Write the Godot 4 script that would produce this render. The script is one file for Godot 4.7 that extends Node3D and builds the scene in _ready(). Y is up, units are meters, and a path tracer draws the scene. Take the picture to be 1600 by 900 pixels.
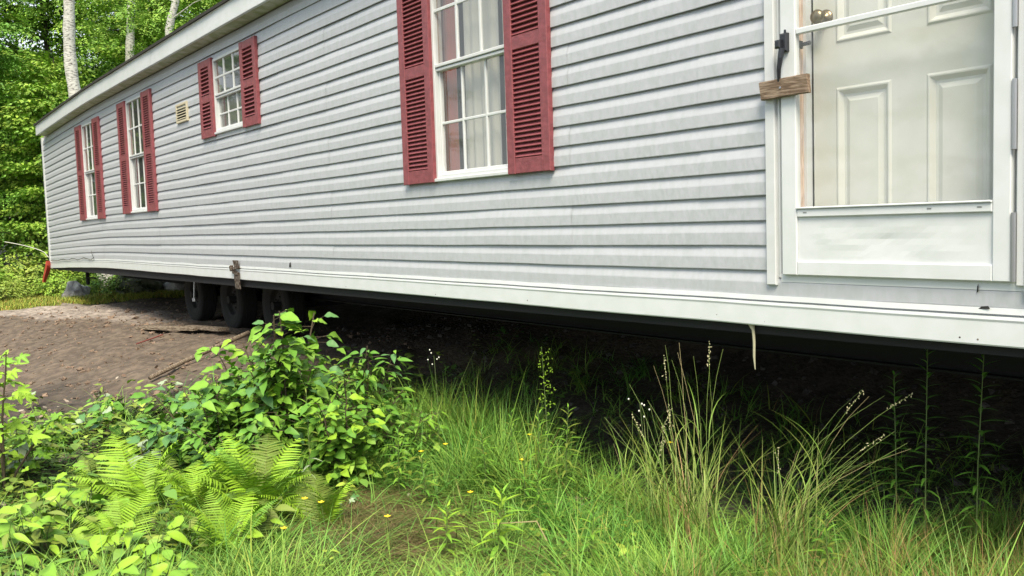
extends Node3D
# A pale sided mobile home on wheels at the edge of a wood. Metres; the sided wall is the plane z = 0, the camera stands at z = +3.

const H := 0.1016          # height of one siding course
const CAM := Vector3(0, 0.3327, 3.0369)
var M := {}
var rng := RandomNumberGenerator.new()
var wob := FastNoiseLite.new()
var bump_a := FastNoiseLite.new()
var bump_b := FastNoiseLite.new()

func _ready() -> void:
	setup_view()
	bump_a.seed = 11; bump_a.frequency = 1.3; bump_a.fractal_octaves = 5; bump_a.fractal_gain = 0.6
	bump_b.seed = 12; bump_b.frequency = 0.5; bump_b.fractal_octaves = 4
	make_materials()
	make_ground()
	make_home()
	make_loose_things()
	make_forest()
	make_roadside()
	make_undergrowth()
	make_grass()

func setup_view() -> void:
	var cam := Camera3D.new()
	cam.name = "camera"
	add_child(cam)
	cam.position = CAM
	cam.rotation_degrees = Vector3(-4.2027, 53.2526, -1.8660)
	cam.fov = 35.4295
	cam.near = 0.05
	cam.far = 400.0
	cam.current = true
	var env := Environment.new()
	env.background_mode = Environment.BG_SKY
	var sm := ProceduralSkyMaterial.new()
	sm.sky_top_color = Color(0.80, 0.86, 0.93)
	sm.sky_horizon_color = Color(0.93, 0.95, 0.96)
	sm.sky_curve = 0.2
	sm.sky_energy_multiplier = 1.0
	sm.ground_bottom_color = Color(0.20, 0.22, 0.14)
	sm.ground_horizon_color = Color(0.45, 0.50, 0.40)
	sm.sun_angle_max = 1.0
	env.sky = Sky.new()
	env.sky.sky_material = sm
	env.tonemap_mode = Environment.TONE_MAPPER_LINEAR
	env.tonemap_exposure = 1.74
	env.sdfgi_enabled = true
	env.ssao_enabled = true
	env.ssil_enabled = true
	var we := WorldEnvironment.new()
	we.name = "environment"
	we.environment = env
	add_child(we)
	var sun := DirectionalLight3D.new()
	sun.name = "sun"
	sun.light_energy = 1.1
	sun.light_color = Color(1.0, 0.96, 0.88)
	sun.light_angular_distance = 25.0
	sun.shadow_enabled = true
	add_child(sun)
	sun.look_at_from_position(Vector3(4.6, 8.2, 3.6), Vector3.ZERO)

# ------------------------------------------------------------------ mesh building
class MB:
	var v := PackedVector3Array()
	var c := PackedColorArray()
	var ix := PackedInt32Array()
	var tint := Color.WHITE
	func p(a: Vector3) -> int:
		v.append(a); c.append(tint)
		return v.size() - 1
	func t(a: int, b: int, d: int) -> void:      # counter-clockwise from outside
		ix.append(a); ix.append(d); ix.append(b)
	func q(a: int, b: int, d: int, e: int) -> void:
		t(a, b, d); t(a, d, e)
	func quad(a: Vector3, b: Vector3, d: Vector3, e: Vector3) -> void:
		var k := p(a); p(b); p(d); p(e)
		q(k, k + 1, k + 2, k + 3)
	func tri(a: Vector3, b: Vector3, d: Vector3) -> void:
		var k := p(a); p(b); p(d)
		t(k, k + 1, k + 2)
	func box(o: Vector3, s: Vector3, b := Basis()) -> void:
		var h := s * 0.5
		var k := []
		for i in 8:
			k.append(o + b * Vector3(h.x if i & 1 else -h.x, h.y if i & 2 else -h.y, h.z if i & 4 else -h.z))
		for f in [[4, 5, 7, 6], [1, 0, 2, 3], [5, 1, 3, 7], [0, 4, 6, 2], [6, 7, 3, 2], [0, 1, 5, 4]]:
			quad(k[f[0]], k[f[1]], k[f[2]], k[f[3]])
	func span(x0: float, x1: float, y0: float, y1: float, z0: float, z1: float) -> void:
		box(Vector3((x0 + x1) / 2, (y0 + y1) / 2, (z0 + z1) / 2), Vector3(x1 - x0, y1 - y0, z1 - z0))
	func bevel(x0: float, x1: float, y0: float, y1: float, z0: float, z1: float, e := 0.003) -> void:   # a box whose front edges are chamfered
		var a := [Vector3(x0, y0, z0), Vector3(x1, y0, z0), Vector3(x1, y1, z0), Vector3(x0, y1, z0)]
		var b := [Vector3(x0, y0, z1 - e), Vector3(x1, y0, z1 - e), Vector3(x1, y1, z1 - e), Vector3(x0, y1, z1 - e)]
		var d := [Vector3(x0 + e, y0 + e, z1), Vector3(x1 - e, y0 + e, z1), Vector3(x1 - e, y1 - e, z1), Vector3(x0 + e, y1 - e, z1)]
		for i in 4:
			var j := (i + 1) % 4
			quad(a[i], a[j], b[j], b[i])
			quad(b[i], b[j], d[j], d[i])
		quad(d[0], d[1], d[2], d[3])
		quad(a[3], a[2], a[1], a[0])
	func tube(pts: Array, rad: Array, sides := 6, cap := true) -> void:
		var base := v.size()
		var n := pts.size()
		for i in n:
			var d: Vector3 = (pts[mini(i + 1, n - 1)] - pts[maxi(i - 1, 0)]).normalized()
			var s := d.cross(Vector3.UP if absf(d.y) < 0.9 else Vector3.RIGHT).normalized()
			var u := s.cross(d)
			for k in sides:
				var a := TAU * k / sides
				p(pts[i] + (s * cos(a) + u * sin(a)) * rad[i])
		for i in n - 1:
			for k in sides:
				var k2 := (k + 1) % sides
				q(base + i * sides + k, base + i * sides + k2, base + (i + 1) * sides + k2, base + (i + 1) * sides + k)
		if cap:
			for e in [0, n - 1]:
				var m := p(pts[e])
				for k in sides:
					var k2 := (k + 1) % sides
					if e == 0: t(m, base + k2, base + k)
					else: t(m, base + e * sides + k, base + e * sides + k2)
	func lathe(o: Vector3, axis: Basis, prof: Array, sides := 24) -> void:   # prof: Vector2(radius, height along axis.y)
		var base := v.size()
		for pr in prof:
			for k in sides:
				var a := TAU * k / sides
				p(o + axis * Vector3(cos(a) * pr.x, pr.y, sin(a) * pr.x))
		for i in prof.size() - 1:
			for k in sides:
				var k2 := (k + 1) % sides
				q(base + i * sides + k, base + (i + 1) * sides + k, base + (i + 1) * sides + k2, base + i * sides + k2)
	func mesh(smooth := false) -> ArrayMesh:
		var a := []
		a.resize(Mesh.ARRAY_MAX)
		a[Mesh.ARRAY_VERTEX] = v
		a[Mesh.ARRAY_COLOR] = c
		a[Mesh.ARRAY_INDEX] = ix
		if smooth:
			var n := PackedVector3Array()
			n.resize(v.size())
			for i in range(0, ix.size(), 3):
				var f := (v[ix[i + 2]] - v[ix[i]]).cross(v[ix[i + 1]] - v[ix[i]])
				n[ix[i]] += f; n[ix[i + 1]] += f; n[ix[i + 2]] += f
			for i in n.size():
				n[i] = n[i].normalized() if n[i].length_squared() > 1e-20 else Vector3.UP
			a[Mesh.ARRAY_NORMAL] = n
		var m := ArrayMesh.new()
		m.add_surface_from_arrays(Mesh.PRIMITIVE_TRIANGLES, a)
		return m

func obj(called: String, mesh: Mesh, mat: Material, parent: Node = null, xf := Transform3D()) -> MeshInstance3D:
	var o := MeshInstance3D.new()
	o.name = called
	o.mesh = mesh
	o.material_override = mat
	o.transform = xf
	(parent if parent else self).add_child(o, true)
	return o

func tag(o: Node, label: String, category := "", group := "", kind := "") -> Node:
	if label: o.set_meta("label", label)
	if category: o.set_meta("category", category)
	if group: o.set_meta("group", group)
	if kind: o.set_meta("kind", kind)
	return o

func thing(called: String, label: String, category: String, at := Vector3.ZERO, group := "", turn := 0.0) -> Node3D:
	var o := Node3D.new()
	o.name = called
	add_child(o, true)
	o.position = at
	o.rotation.y = turn
	tag(o, label, category, group)
	return o

func many(called: String, mesh: Mesh, mat: Material, xf: Array, col: Array, parent: Node = null) -> MultiMeshInstance3D:
	var mm := MultiMesh.new()
	mm.transform_format = MultiMesh.TRANSFORM_3D
	mm.use_colors = col.size() > 0
	mm.mesh = mesh
	mm.instance_count = xf.size()
	for i in xf.size():
		mm.set_instance_transform(i, xf[i])
		if col.size() > 0: mm.set_instance_color(i, col[i])
	var o := MultiMeshInstance3D.new()
	o.name = called
	o.multimesh = mm
	o.material_override = mat
	(parent if parent else self).add_child(o, true)
	o.set_meta("kind", "stuff")
	return o

func rf(a: float, b: float) -> float:
	return rng.randf_range(a, b)

func pick(a: Array):
	return a[rng.randi() % a.size()]

func aim(dir: Vector3, up: Vector3, s := 1.0) -> Basis:     # z along dir, y near up
	var z := dir.normalized()
	var x := up.cross(z)
	if x.length_squared() < 1e-6: x = Vector3.RIGHT.cross(z)
	x = x.normalized()
	return Basis(x, z.cross(x), z).scaled(Vector3(s, s, s))

# ------------------------------------------------------------------ materials
func noise_tex(freq: float, a: Color, b: Color, size := 256, octaves := 4, sd := 1, normal := false, lo := 0.3, hi := 0.7) -> NoiseTexture2D:
	var n := FastNoiseLite.new()
	n.noise_type = FastNoiseLite.TYPE_SIMPLEX_SMOOTH
	n.frequency = freq
	n.fractal_octaves = octaves
	n.seed = sd
	var t := NoiseTexture2D.new()
	t.width = size
	t.height = size
	t.seamless = true
	t.noise = n
	t.generate_mipmaps = false
	if normal:
		t.as_normal_map = true
		t.bump_strength = 6.0
	else:
		var g := Gradient.new()
		g.set_color(0, a); g.set_offset(0, lo)
		g.set_color(1, b); g.set_offset(1, hi)
		t.color_ramp = g
	return t

func mat(called: String, lin: Color, rough := 0.7, o := {}) -> StandardMaterial3D:
	var m := StandardMaterial3D.new()
	m.resource_name = called
	m.albedo_color = lin.linear_to_srgb()
	m.roughness = rough
	m.cull_mode = BaseMaterial3D.CULL_DISABLED
	for k in o: m.set(k, o[k])
	M[called] = m
	return m

func tri_map(m: StandardMaterial3D, tex: Texture2D, sc: Vector3, nrm: Texture2D = null, ns := 0.5) -> void:
	m.albedo_texture = tex
	m.uv1_triplanar = true
	m.uv1_world_triplanar = true
	m.uv1_scale = sc
	if nrm:
		m.normal_enabled = true
		m.normal_texture = nrm
		m.normal_scale = ns

func make_materials() -> void:
	wob.seed = 7
	wob.frequency = 0.6
	wob.fractal_octaves = 3
	var grey := func(x: float) -> Color: return Color(x, x, x)
	var soft := noise_tex(0.012, Color(0.975, 0.98, 0.972), Color(1, 1, 1), 512, 5, 3)
	var streak := noise_tex(0.02, Color(0.972, 0.978, 0.968), Color(1, 1, 1), 512, 5, 5, false, 0.25, 0.6)
	var fine_n := noise_tex(0.08, Color.WHITE, Color.WHITE, 256, 4, 9, true)
	var m := mat("siding", Color(0.452, 0.465, 0.498), 0.42)
	tri_map(m, streak, Vector3(1.7, 0.55, 1.7), fine_n, 0.045)
	m = mat("white_metal", Color(0.655, 0.675, 0.69), 0.34)
	tri_map(m, soft, Vector3(0.9, 0.9, 0.9))
	m = mat("white_paint", Color(0.61, 0.625, 0.635), 0.45)
	tri_map(m, soft, Vector3(1.1, 1.1, 1.1))
	m = mat("soffit", Color(0.50, 0.51, 0.44), 0.6)
	tri_map(m, noise_tex(0.02, Color(0.78, 0.82, 0.66), Color(1, 1, 1), 512, 5, 8), Vector3(0.6, 0.6, 0.6))
	m = mat("door_paint", Color(0.60, 0.605, 0.555), 0.4)
	tri_map(m, soft, Vector3(1, 1, 1))
	m = mat("shutter", Color(0.26, 0.066, 0.076), 0.5)
	tri_map(m, noise_tex(0.03, grey.call(0.9), grey.call(1.0), 256, 4, 12), Vector3(2, 2, 2), fine_n, 0.1)
	mat("black_metal", Color(0.02, 0.022, 0.028), 0.35)
	mat("chassis", Color(0.009, 0.009, 0.010), 0.85)
	mat("belly", Color(0.014, 0.014, 0.016), 0.9)
	mat("rubber", Color(0.012, 0.012, 0.0115), 0.9)
	mat("rim", Color(0.016, 0.015, 0.014), 0.85)
	mat("brass", Color(0.22, 0.175, 0.115), 0.32, {"metallic": 1.0})
	mat("steel", Color(0.45, 0.45, 0.46), 0.35, {"metallic": 0.9})
	m = mat("rust", Color(0.20, 0.17, 0.145), 0.7, {"metallic": 0.3})
	tri_map(m, noise_tex(0.05, Color(0.45, 0.35, 0.28), Color(1, 1, 1), 128, 4, 22), Vector3(4, 4, 4))
	m = mat("old_board", Color(0.27, 0.20, 0.145), 0.85)
	tri_map(m, noise_tex(0.03, Color(0.72, 0.68, 0.64), Color(1, 1, 1), 256, 5, 31), Vector3(1.2, 9, 9), fine_n, 0.3)
	m = mat("jamb_wood", Color(0.68, 0.54, 0.45), 0.8)
	tri_map(m, noise_tex(0.03, Color(0.85, 0.82, 0.8), Color(1, 1, 1), 256, 4, 33), Vector3(8, 1.2, 8))
	m = mat("grey_plank", Color(0.30, 0.245, 0.185), 0.9)
	tri_map(m, noise_tex(0.03, Color(0.55, 0.5, 0.45), Color(1, 1, 1), 256, 5, 35), Vector3(1.2, 8, 8))
	mat("red_plastic", Color(0.36, 0.045, 0.025), 0.45)
	mat("dark_red", Color(0.15, 0.03, 0.022), 0.7)
	mat("pale_cord", Color(0.62, 0.62, 0.55), 0.7)
	mat("foam", Color(0.40, 0.38, 0.26), 0.8)
	mat("vent_plastic", Color(0.52, 0.47, 0.34), 0.6)
	mat("dark_gap", Color(0.02, 0.02, 0.02), 0.9)
	mat("shingle", Color(0.045, 0.043, 0.035), 0.95)
	mat("room", Color(0.30, 0.28, 0.25), 0.9)
	m = mat("red_cloth", Color(0.20, 0.058, 0.042), 0.95)
	m.rim_enabled = true
	m = mat("sheer", Color(0.36, 0.365, 0.33), 0.95, {"backlight": Color(0.5, 0.5, 0.48)})
	m = mat("glass", Color(0.9, 0.94, 0.92), 0.03)
	m.transparency = BaseMaterial3D.TRANSPARENCY_ALPHA
	m.albedo_color.a = 0.06
	m = mat("dusty_glass", Color(0.55, 0.56, 0.53), 0.05)
	m.transparency = BaseMaterial3D.TRANSPARENCY_ALPHA
	m.albedo_color.a = 0.22
	# ground
	m = mat("earth", Color.WHITE, 0.95, {"vertex_color_use_as_albedo": true})
	tri_map(m, noise_tex(0.02, grey.call(0.76), grey.call(1.0), 512, 5, 41), Vector3(0.7, 0.7, 0.7), noise_tex(0.05, Color.WHITE, Color.WHITE, 512, 5, 43, true), 0.6)
	m = mat("stone", Color(0.55, 0.53, 0.49), 0.9)
	tri_map(m, noise_tex(0.02, grey.call(0.65), grey.call(1.0), 256, 5, 45), Vector3(1, 1, 1), fine_n, 0.7)
	m = mat("mossy_stone", Color(0.16, 0.16, 0.12), 0.95)
	tri_map(m, noise_tex(0.02, Color(0.35, 0.45, 0.22), Color(1, 1, 1), 256, 5, 47), Vector3(1, 1, 1), fine_n, 0.7)
	m = mat("birch_bark", Color(0.66, 0.645, 0.60), 0.75)
	tri_map(m, noise_tex(0.03, Color(0.25, 0.23, 0.21), Color(1, 1, 1), 512, 5, 51, false, 0.24, 0.40), Vector3(0.5, 1.9, 0.5))
	m = mat("bark", Color(0.10, 0.085, 0.07), 0.95)
	tri_map(m, noise_tex(0.03, grey.call(0.4), grey.call(1.0), 256, 5, 53), Vector3(3, 0.5, 3), fine_n, 0.8)
	# plants
	var leaf_o := {"vertex_color_use_as_albedo": true, "backlight": Color(0.84, 0.86, 0.5), "metallic_specular": 0.35}
	mat("leaf", Color.WHITE, 0.5, leaf_o)
	mat("tree_leaf", Color.WHITE, 0.55, {"vertex_color_use_as_albedo": true, "backlight": Color(0.98, 1.0, 0.62), "metallic_specular": 0.35})
	mat("grass", Color.WHITE, 0.5, leaf_o)
	for e in [["leaf_lime", Color(0.26, 0.43, 0.035)], ["leaf_fresh", Color(0.19, 0.37, 0.04)], ["leaf_mid", Color(0.115, 0.27, 0.035)], ["leaf_blue", Color(0.10, 0.23, 0.075)], ["leaf_olive", Color(0.19, 0.25, 0.045)], ["fern_green", Color(0.32, 0.52, 0.035)]]:
		mat(e[0], e[1], 0.5, {"vertex_color_use_as_albedo": true, "backlight": Color(0.84, 0.86, 0.5), "metallic_specular": 0.35})
	mat("leaf_silver", Color(0.32, 0.40, 0.26), 0.6, {"vertex_color_use_as_albedo": true, "backlight": Color(0.4, 0.42, 0.3)})
	mat("stem_green", Color(0.12, 0.17, 0.05), 0.6)
	mat("culm_green", Color(0.22, 0.31, 0.07), 0.6)
	mat("stem_brown", Color(0.09, 0.065, 0.04), 0.8)
	mat("stem_tan", Color(0.36, 0.30, 0.15), 0.8)
	mat("seed_tan", Color(0.50, 0.46, 0.28), 0.9)
	mat("petal", Color(0.85, 0.62, 0.02), 0.5)
	mat("white_petal", Color(0.8, 0.8, 0.72), 0.6)
	mat("litter", Color.WHITE, 0.9, {"vertex_color_use_as_albedo": true})

# ------------------------------------------------------------------ ground
func ground_y(x: float, z: float) -> float:
	var d1 := (x + 11.5) * 0.41 + (z + 0.5) * 0.91
	var d2 := maxf(x + 8.3, z)
	var y := -0.8 - 0.4 * smoothstep(-0.2, 2.6, minf(d1, d2)) + 0.1 * smoothstep(-4.0, -1.0, x)
	y += 0.92 * smoothstep(-2.4, -5.0, z) * smoothstep(-10.8, -7.8, x)
	y += maxf(0.0, -24.0 - x) * 0.03
	var far := clampf(1.0 - (Vector2(x + 8.0, z).length() - 20.0) / 20.0, 0.0, 1.0)
	return y + (bump_a.get_noise_2d(x, z) * 0.055 + bump_b.get_noise_2d(x, z) * 0.05) * far

func steps(list: Array) -> Array:      # [from, to, step] runs joined into one list of coordinates
	var out := []
	for r in list:
		var n := int(round((r[1] - r[0]) / r[2]))
		for i in n: out.append(r[0] + (r[1] - r[0]) * i / n)
	out.append(list[-1][1])
	return out

func make_ground() -> void:
	var xs := steps([[-300.0, -80.0, 20.0], [-80.0, -26.0, 2.0], [-26.0, -16.0, 0.25], [-16.0, -6.0, 0.07], [-6.0, 0.6, 0.11], [0.6, 6.0, 0.6], [6.0, 60.0, 6.0], [60.0, 300.0, 40.0]])
	var zs := steps([[-300.0, -60.0, 30.0], [-60.0, -10.0, 2.5], [-10.0, -4.6, 0.3], [-4.6, 3.4, 0.08], [3.4, 8.0, 0.4], [8.0, 60.0, 4.0], [60.0, 300.0, 40.0]])
	var mb := MB.new()
	for z in zs:
		for x in xs:
			var a := bump_a.get_noise_2d(x, z)
			var b := bump_b.get_noise_2d(x, z)
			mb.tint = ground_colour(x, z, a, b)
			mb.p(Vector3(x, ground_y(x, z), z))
	var w := xs.size()
	for j in zs.size() - 1:
		for i in w - 1:
			var k := j * w + i
			mb.q(k, k + w, k + w + 1, k + 1)
	var o := obj("ground", mb.mesh(true), M.earth)
	tag(o, "bare brown dirt bank, gravel track and soil under the plants", "ground", "", "structure")

func ground_colour(x: float, z: float, a: float, b: float) -> Color:
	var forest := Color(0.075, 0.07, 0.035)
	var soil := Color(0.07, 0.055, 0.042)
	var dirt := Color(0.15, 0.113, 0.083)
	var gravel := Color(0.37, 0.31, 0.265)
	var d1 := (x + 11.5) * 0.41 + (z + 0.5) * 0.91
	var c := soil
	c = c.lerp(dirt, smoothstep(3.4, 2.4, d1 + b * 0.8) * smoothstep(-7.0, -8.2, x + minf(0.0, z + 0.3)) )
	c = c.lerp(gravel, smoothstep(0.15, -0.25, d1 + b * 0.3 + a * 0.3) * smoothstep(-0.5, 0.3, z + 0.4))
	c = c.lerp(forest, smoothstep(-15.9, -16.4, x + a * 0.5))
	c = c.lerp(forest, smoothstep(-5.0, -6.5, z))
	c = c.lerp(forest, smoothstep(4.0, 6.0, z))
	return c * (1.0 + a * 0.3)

# ------------------------------------------------------------------ the home
func sag(x: float) -> float:
	return -0.097 * pow(clampf((-13.0 - x) / 4.64, 0.0, 1.2), 1.5)

func warp(mb: MB) -> MB:
	for i in mb.v.size():
		mb.v[i].y += sag(mb.v[i].x)
	return mb

func wrow(x: float, r: int) -> float:
	return wob.get_noise_2d(x * 1.6, r * 37.0)

const OPEN := [   # x0, x1, y0, y1 of what is cut out of the siding
	[-14.53, -13.75, 0.59, 1.96], [-11.985, -11.205, 0.61, 1.98], [-8.74, -7.96, 1.28, 1.98], [-4.79, -4.01, 0.61, 1.98], [-2.285, -1.285, 0.07, 2.12]]

func clip(prof: Array, a: float, b: float) -> Array:
	var out := []
	for i in prof.size():
		var p: Vector2 = prof[i]
		if i > 0:
			var o: Vector2 = prof[i - 1]
			for e in [a, b] if p.x > o.x else [b, a]:
				if (o.x - e) * (p.x - e) < 0.0:
					out.append(o.lerp(p, (e - o.x) / (p.x - o.x)))
		if p.x >= a and p.x <= b: out.append(p)
	return out

func course(mb: MB, r: int, x0: float, x1: float, lift: float) -> void:
	var y := r * H
	var prof := [Vector2(y + 0.004, -0.001), Vector2(y, 0.0135), Vector2(y + 0.003, 0.0145), Vector2(y + 0.052, 0.0140), Vector2(y + 0.057, 0.0131), Vector2(y + 0.080, 0.0068), Vector2(y + H + 0.004, -0.001)]
	var top := 2.155 if r == 20 else y + H + 0.005
	# cut the run where an opening crosses it
	var cuts := [x0, x1]
	for o in OPEN:
		if o[2] < y + H and o[3] > y:
			for e in [o[0], o[1]]:
				if e > x0 and e < x1: cuts.append(e)
	cuts.sort()
	for k in cuts.size() - 1:
		var mid: float = (cuts[k] + cuts[k + 1]) / 2
		var ranges := [[y - 0.001, top]]
		for o in OPEN:
			if o[2] < y + H and o[3] > y and mid > o[0] and mid < o[1]:
				ranges = [[y - 0.001, o[2]], [o[3], top]]
		for rg in ranges:
			if rg[1] - rg[0] < 0.004: continue
			var pr := clip(prof, rg[0], rg[1])
			if pr.size() < 2: continue
			var n := maxi(1, int((cuts[k + 1] - cuts[k]) / 0.2))
			for i in n:
				var xa: float = lerpf(cuts[k], cuts[k + 1], float(i) / n)
				var xb: float = lerpf(cuts[k], cuts[k + 1], float(i + 1) / n)
				for j in pr.size() - 1:
					mb.quad(sp(xa, pr[j], r / 2, lift), sp(xb, pr[j], r / 2, lift), sp(xb, pr[j + 1], r / 2, lift), sp(xa, pr[j + 1], r / 2, lift))

func sp(x: float, p: Vector2, r: int, lift: float) -> Vector3:
	return Vector3(x, p.x + wrow(x, r) * 0.003, p.y + lift + wrow(x + 50.0, r) * 0.003)

func holes(mb: MB, x0: float, x1: float, y0: float, y1: float, z0: float, z1: float, rects: Array) -> void:
	var xs := [x0, x1]
	var ys := [y0, y1]
	for r in rects:
		xs.append(r[0]); xs.append(r[1]); ys.append(r[2]); ys.append(r[3])
	xs.sort(); ys.sort()
	for i in xs.size() - 1:
		for j in ys.size() - 1:
			if xs[i + 1] - xs[i] < 0.001 or ys[j + 1] - ys[j] < 0.001: continue
			var c := Vector2((xs[i] + xs[i + 1]) / 2, (ys[j] + ys[j + 1]) / 2)
			var open := false
			for r in rects:
				if c.x > r[0] and c.x < r[1] and c.y > r[2] and c.y < r[3]: open = true
			if not open: mb.span(xs[i], xs[i + 1], ys[j], ys[j + 1], z0, z1)

func run(mb: MB, x0: float, x1: float, prof: Array, sd: int, amp := 0.002, step := 0.25) -> void:   # a moulded strip along x; prof: Vector2(y, z)
	var n := maxi(1, int((x1 - x0) / step))
	for i in n:
		var xa := lerpf(x0, x1, float(i) / n)
		var xb := lerpf(x0, x1, float(i + 1) / n)
		for j in prof.size() - 1:
			var w := [Vector2(wrow(xa, sd), wrow(xa + 31, sd)) * amp, Vector2(wrow(xb, sd), wrow(xb + 31, sd)) * amp]
			var a: Vector2 = prof[j]
			var b: Vector2 = prof[j + 1]
			mb.quad(Vector3(xa, a.x + w[0].x, a.y + w[0].y), Vector3(xb, a.x + w[1].x, a.y + w[1].y), Vector3(xb, b.x + w[1].x, b.y + w[1].y), Vector3(xa, b.x + w[0].x, b.y + w[0].y))

const XL := -17.66
const XR := 1.6

func make_home() -> void:
	rng.seed = 100
	var home := thing("mobile_home", "long pale grey mobile home with red shutters, jacked up on dark wheels", "mobile home")
	# siding: double-course panels, every panel a piece of its own
	for d in 11:
		var ends := [XL]
		var s0 := -6.30 if d % 2 == 0 else -7.18
		for k in range(-4, 4):
			var s := s0 + k * 3.66
			if s > XL + 0.3 and s < XR - 0.3: ends.append(s)
		ends.append(XR)
		for k in ends.size() - 1:
			var a: float = ends[k] - (0.02 if k > 0 else 0.0)
			var b: float = ends[k + 1]
			var y_a := 2 * d * H
			var y_b := y_a + (H if d == 10 else 2 * H)
			var stops := [a]       # an opening as tall as the panel divides it in two
			for o in OPEN:
				if o[2] <= y_a + 0.001 and o[3] >= y_b - 0.001:
					if o[0] > a and o[0] < b: stops.append(o[0])
					if o[1] > a and o[1] < b: stops.append(o[1])
			stops.append(b)
			for q in stops.size() - 1:
				var mb := MB.new()
				for r in [2 * d, 2 * d + 1]:
					if r < 21: course(mb, r, stops[q], stops[q + 1], 0.0022 if k % 2 else 0.0)
				if mb.v.size(): obj("siding_panel", warp(mb).mesh(), M.siding, home)
	# wall core, floor, ceiling and the other walls
	var mb := MB.new()
	var cuts := []
	for i in 4:
		var o: Array = OPEN[i]
		cuts.append([o[0] + 0.03, o[1] - 0.03, o[2] + 0.03, o[3] - 0.03])
	cuts.append([-2.2, -1.33, 0.09, 2.08])
	holes(mb, XL + 0.02, XR, -0.09, 2.2, -0.04, -0.012, cuts)
	obj("wall_core", warp(mb).mesh(), M.room, home)
	mb = MB.new(); mb.span(XL + 0.02, XR, -0.145, -0.02, -4.2, -0.012)
	obj("floor_deck", warp(mb).mesh(), M.belly, home)
	mb = MB.new(); mb.span(XL + 0.02, XR, 2.2, 2.24, -4.2, 0.0)
	obj("ceiling", mb.mesh(), M.room, home)
	mb = MB.new(); mb.span(XL + 0.02, XR, -0.14, 2.2, -4.27, -4.2)
	obj("rear_wall", mb.mesh(), M.siding, home)
	for x in [XL + 0.01, XR - 0.07]:
		mb = MB.new(); mb.span(x, x + 0.06, -0.14, 2.21, -4.2, -0.11)
		obj("end_wall", mb.mesh(), M.siding, home)
	mb = MB.new(); mb.span(-9.4, -9.3, -0.02, 2.2, -4.2, -0.11)
	obj("partition", mb.mesh(), M.room, home)
	# corner post
	mb = MB.new(); mb.bevel(XL - 0.05, XL + 0.045, -0.02, 2.16, -0.06, 0.024)
	obj("corner_post", warp(mb).mesh(), M.white_paint, home)
	# eaves
	var xf0 := -17.36
	mb = MB.new(); run(mb, xf0 + 0.01, XR, [Vector2(2.150, 0.002), Vector2(2.168, 0.145)], 61, 0.001)
	obj("soffit", warp(mb).mesh(), M.soffit, home)
	var fe := [xf0, -13.9, -10.3, -6.6, -2.9, XR]
	for k in 5:
		mb = MB.new()
		var z := 0.1525 + 0.002 * (k % 2)
		run(mb, fe[k] - (0.02 if k else 0.0), fe[k + 1], [Vector2(2.160, z - 0.03), Vector2(2.158, z - 0.002), Vector2(2.162, z), Vector2(2.312, z), Vector2(2.318, z + 0.006), Vector2(2.322, z + 0.006), Vector2(2.322, z - 0.02)], 63)
		mb.span(fe[k] - (0.02 if k else 0.0), fe[k] + 0.003, 2.162, 2.31, z - 0.03, z - 0.004)
		obj("fascia_board", warp(mb).mesh(), M.white_metal, home)
	mb = MB.new()
	run(mb, xf0 - 0.03, XR + 0.1, [Vector2(2.3225, 0.10), Vector2(2.324, 0.176), Vector2(2.348, 0.18), Vector2(2.352, 0.174), Vector2(2.93, -2.13)], 65, 0.004)
	run(mb, xf0 - 0.03, XR + 0.1, [Vector2(2.93, -2.13), Vector2(2.35, -4.45), Vector2(2.32, -4.45), Vector2(2.9, -2.13), Vector2(2.3225, 0.10)], 66, 0.0)
	obj("roof", warp(mb).mesh(), M.shingle, home)
	for x in [XL + 0.02, XR - 0.02]:
		mb = MB.new()
		mb.tri(Vector3(x, 2.2, 0.0), Vector3(x, 2.2, -4.27), Vector3(x, 2.88, -2.13))
		obj("gable", mb.mesh(), M.siding, home)
	# metal trim along the foot of the wall
	var te := [XL, -11.9, -7.42, -4.02, 0.0, XR]
	for k in 5:
		mb = MB.new()
		var a: float = te[k] - (0.03 if k else 0.0)
		var z := 0.0172 + 0.0022 * (k % 2)
		run(mb, a, te[k + 1], [Vector2(-0.002, 0.0), Vector2(0.001, z), Vector2(-0.0195, z + 0.003), Vector2(-0.0205, z - 0.014), Vector2(-0.0265, z - 0.014), Vector2(-0.0275, z + 0.004), Vector2(-0.038, z + 0.006), Vector2(-0.046, z + 0.003), Vector2(-0.121, z + 0.004), Vector2(-0.126, z + 0.001), Vector2(-0.127, z - 0.028)], 71, 0.003, 0.15)
		obj("base_trim", warp(mb).mesh(), M.white_metal, home)
	for e in [[-6.1, -0.108], [-4.85, -0.11], [-3.9, -0.1], [-3.35, -0.115], [-3.02, -0.112], [-2.79, -0.108], [-2.66, -0.113], [-2.57, -0.095], [-2.32, -0.108], [-2.08, -0.098], [-1.95, -0.105], [-1.74, -0.112], [-1.52, -0.106], [-1.46, -0.108]]:
		mb = MB.new(); mb.lathe(Vector3(e[0], e[1], 0.0205), Basis(Vector3.RIGHT, Vector3.BACK, Vector3.UP), [Vector2(0.004, 0), Vector2(0.0036, 0.002), Vector2(0.0, 0.003)], 8)
		obj("screw", mb.mesh(), M.rust, home)
	# openings, shutters
	window(home, -14.14, 0.59, 1.96, true, -0.02)
	window(home, -11.595, 0.61, 1.98, true, 0.0)
	window(home, -8.35, 1.28, 1.98, false, 0.0)
	window(home, -4.40, 0.61, 1.98, true, 0.0)
	door(home)
	# small wall vent
	mb = MB.new()
	var vx := -9.74
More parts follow.
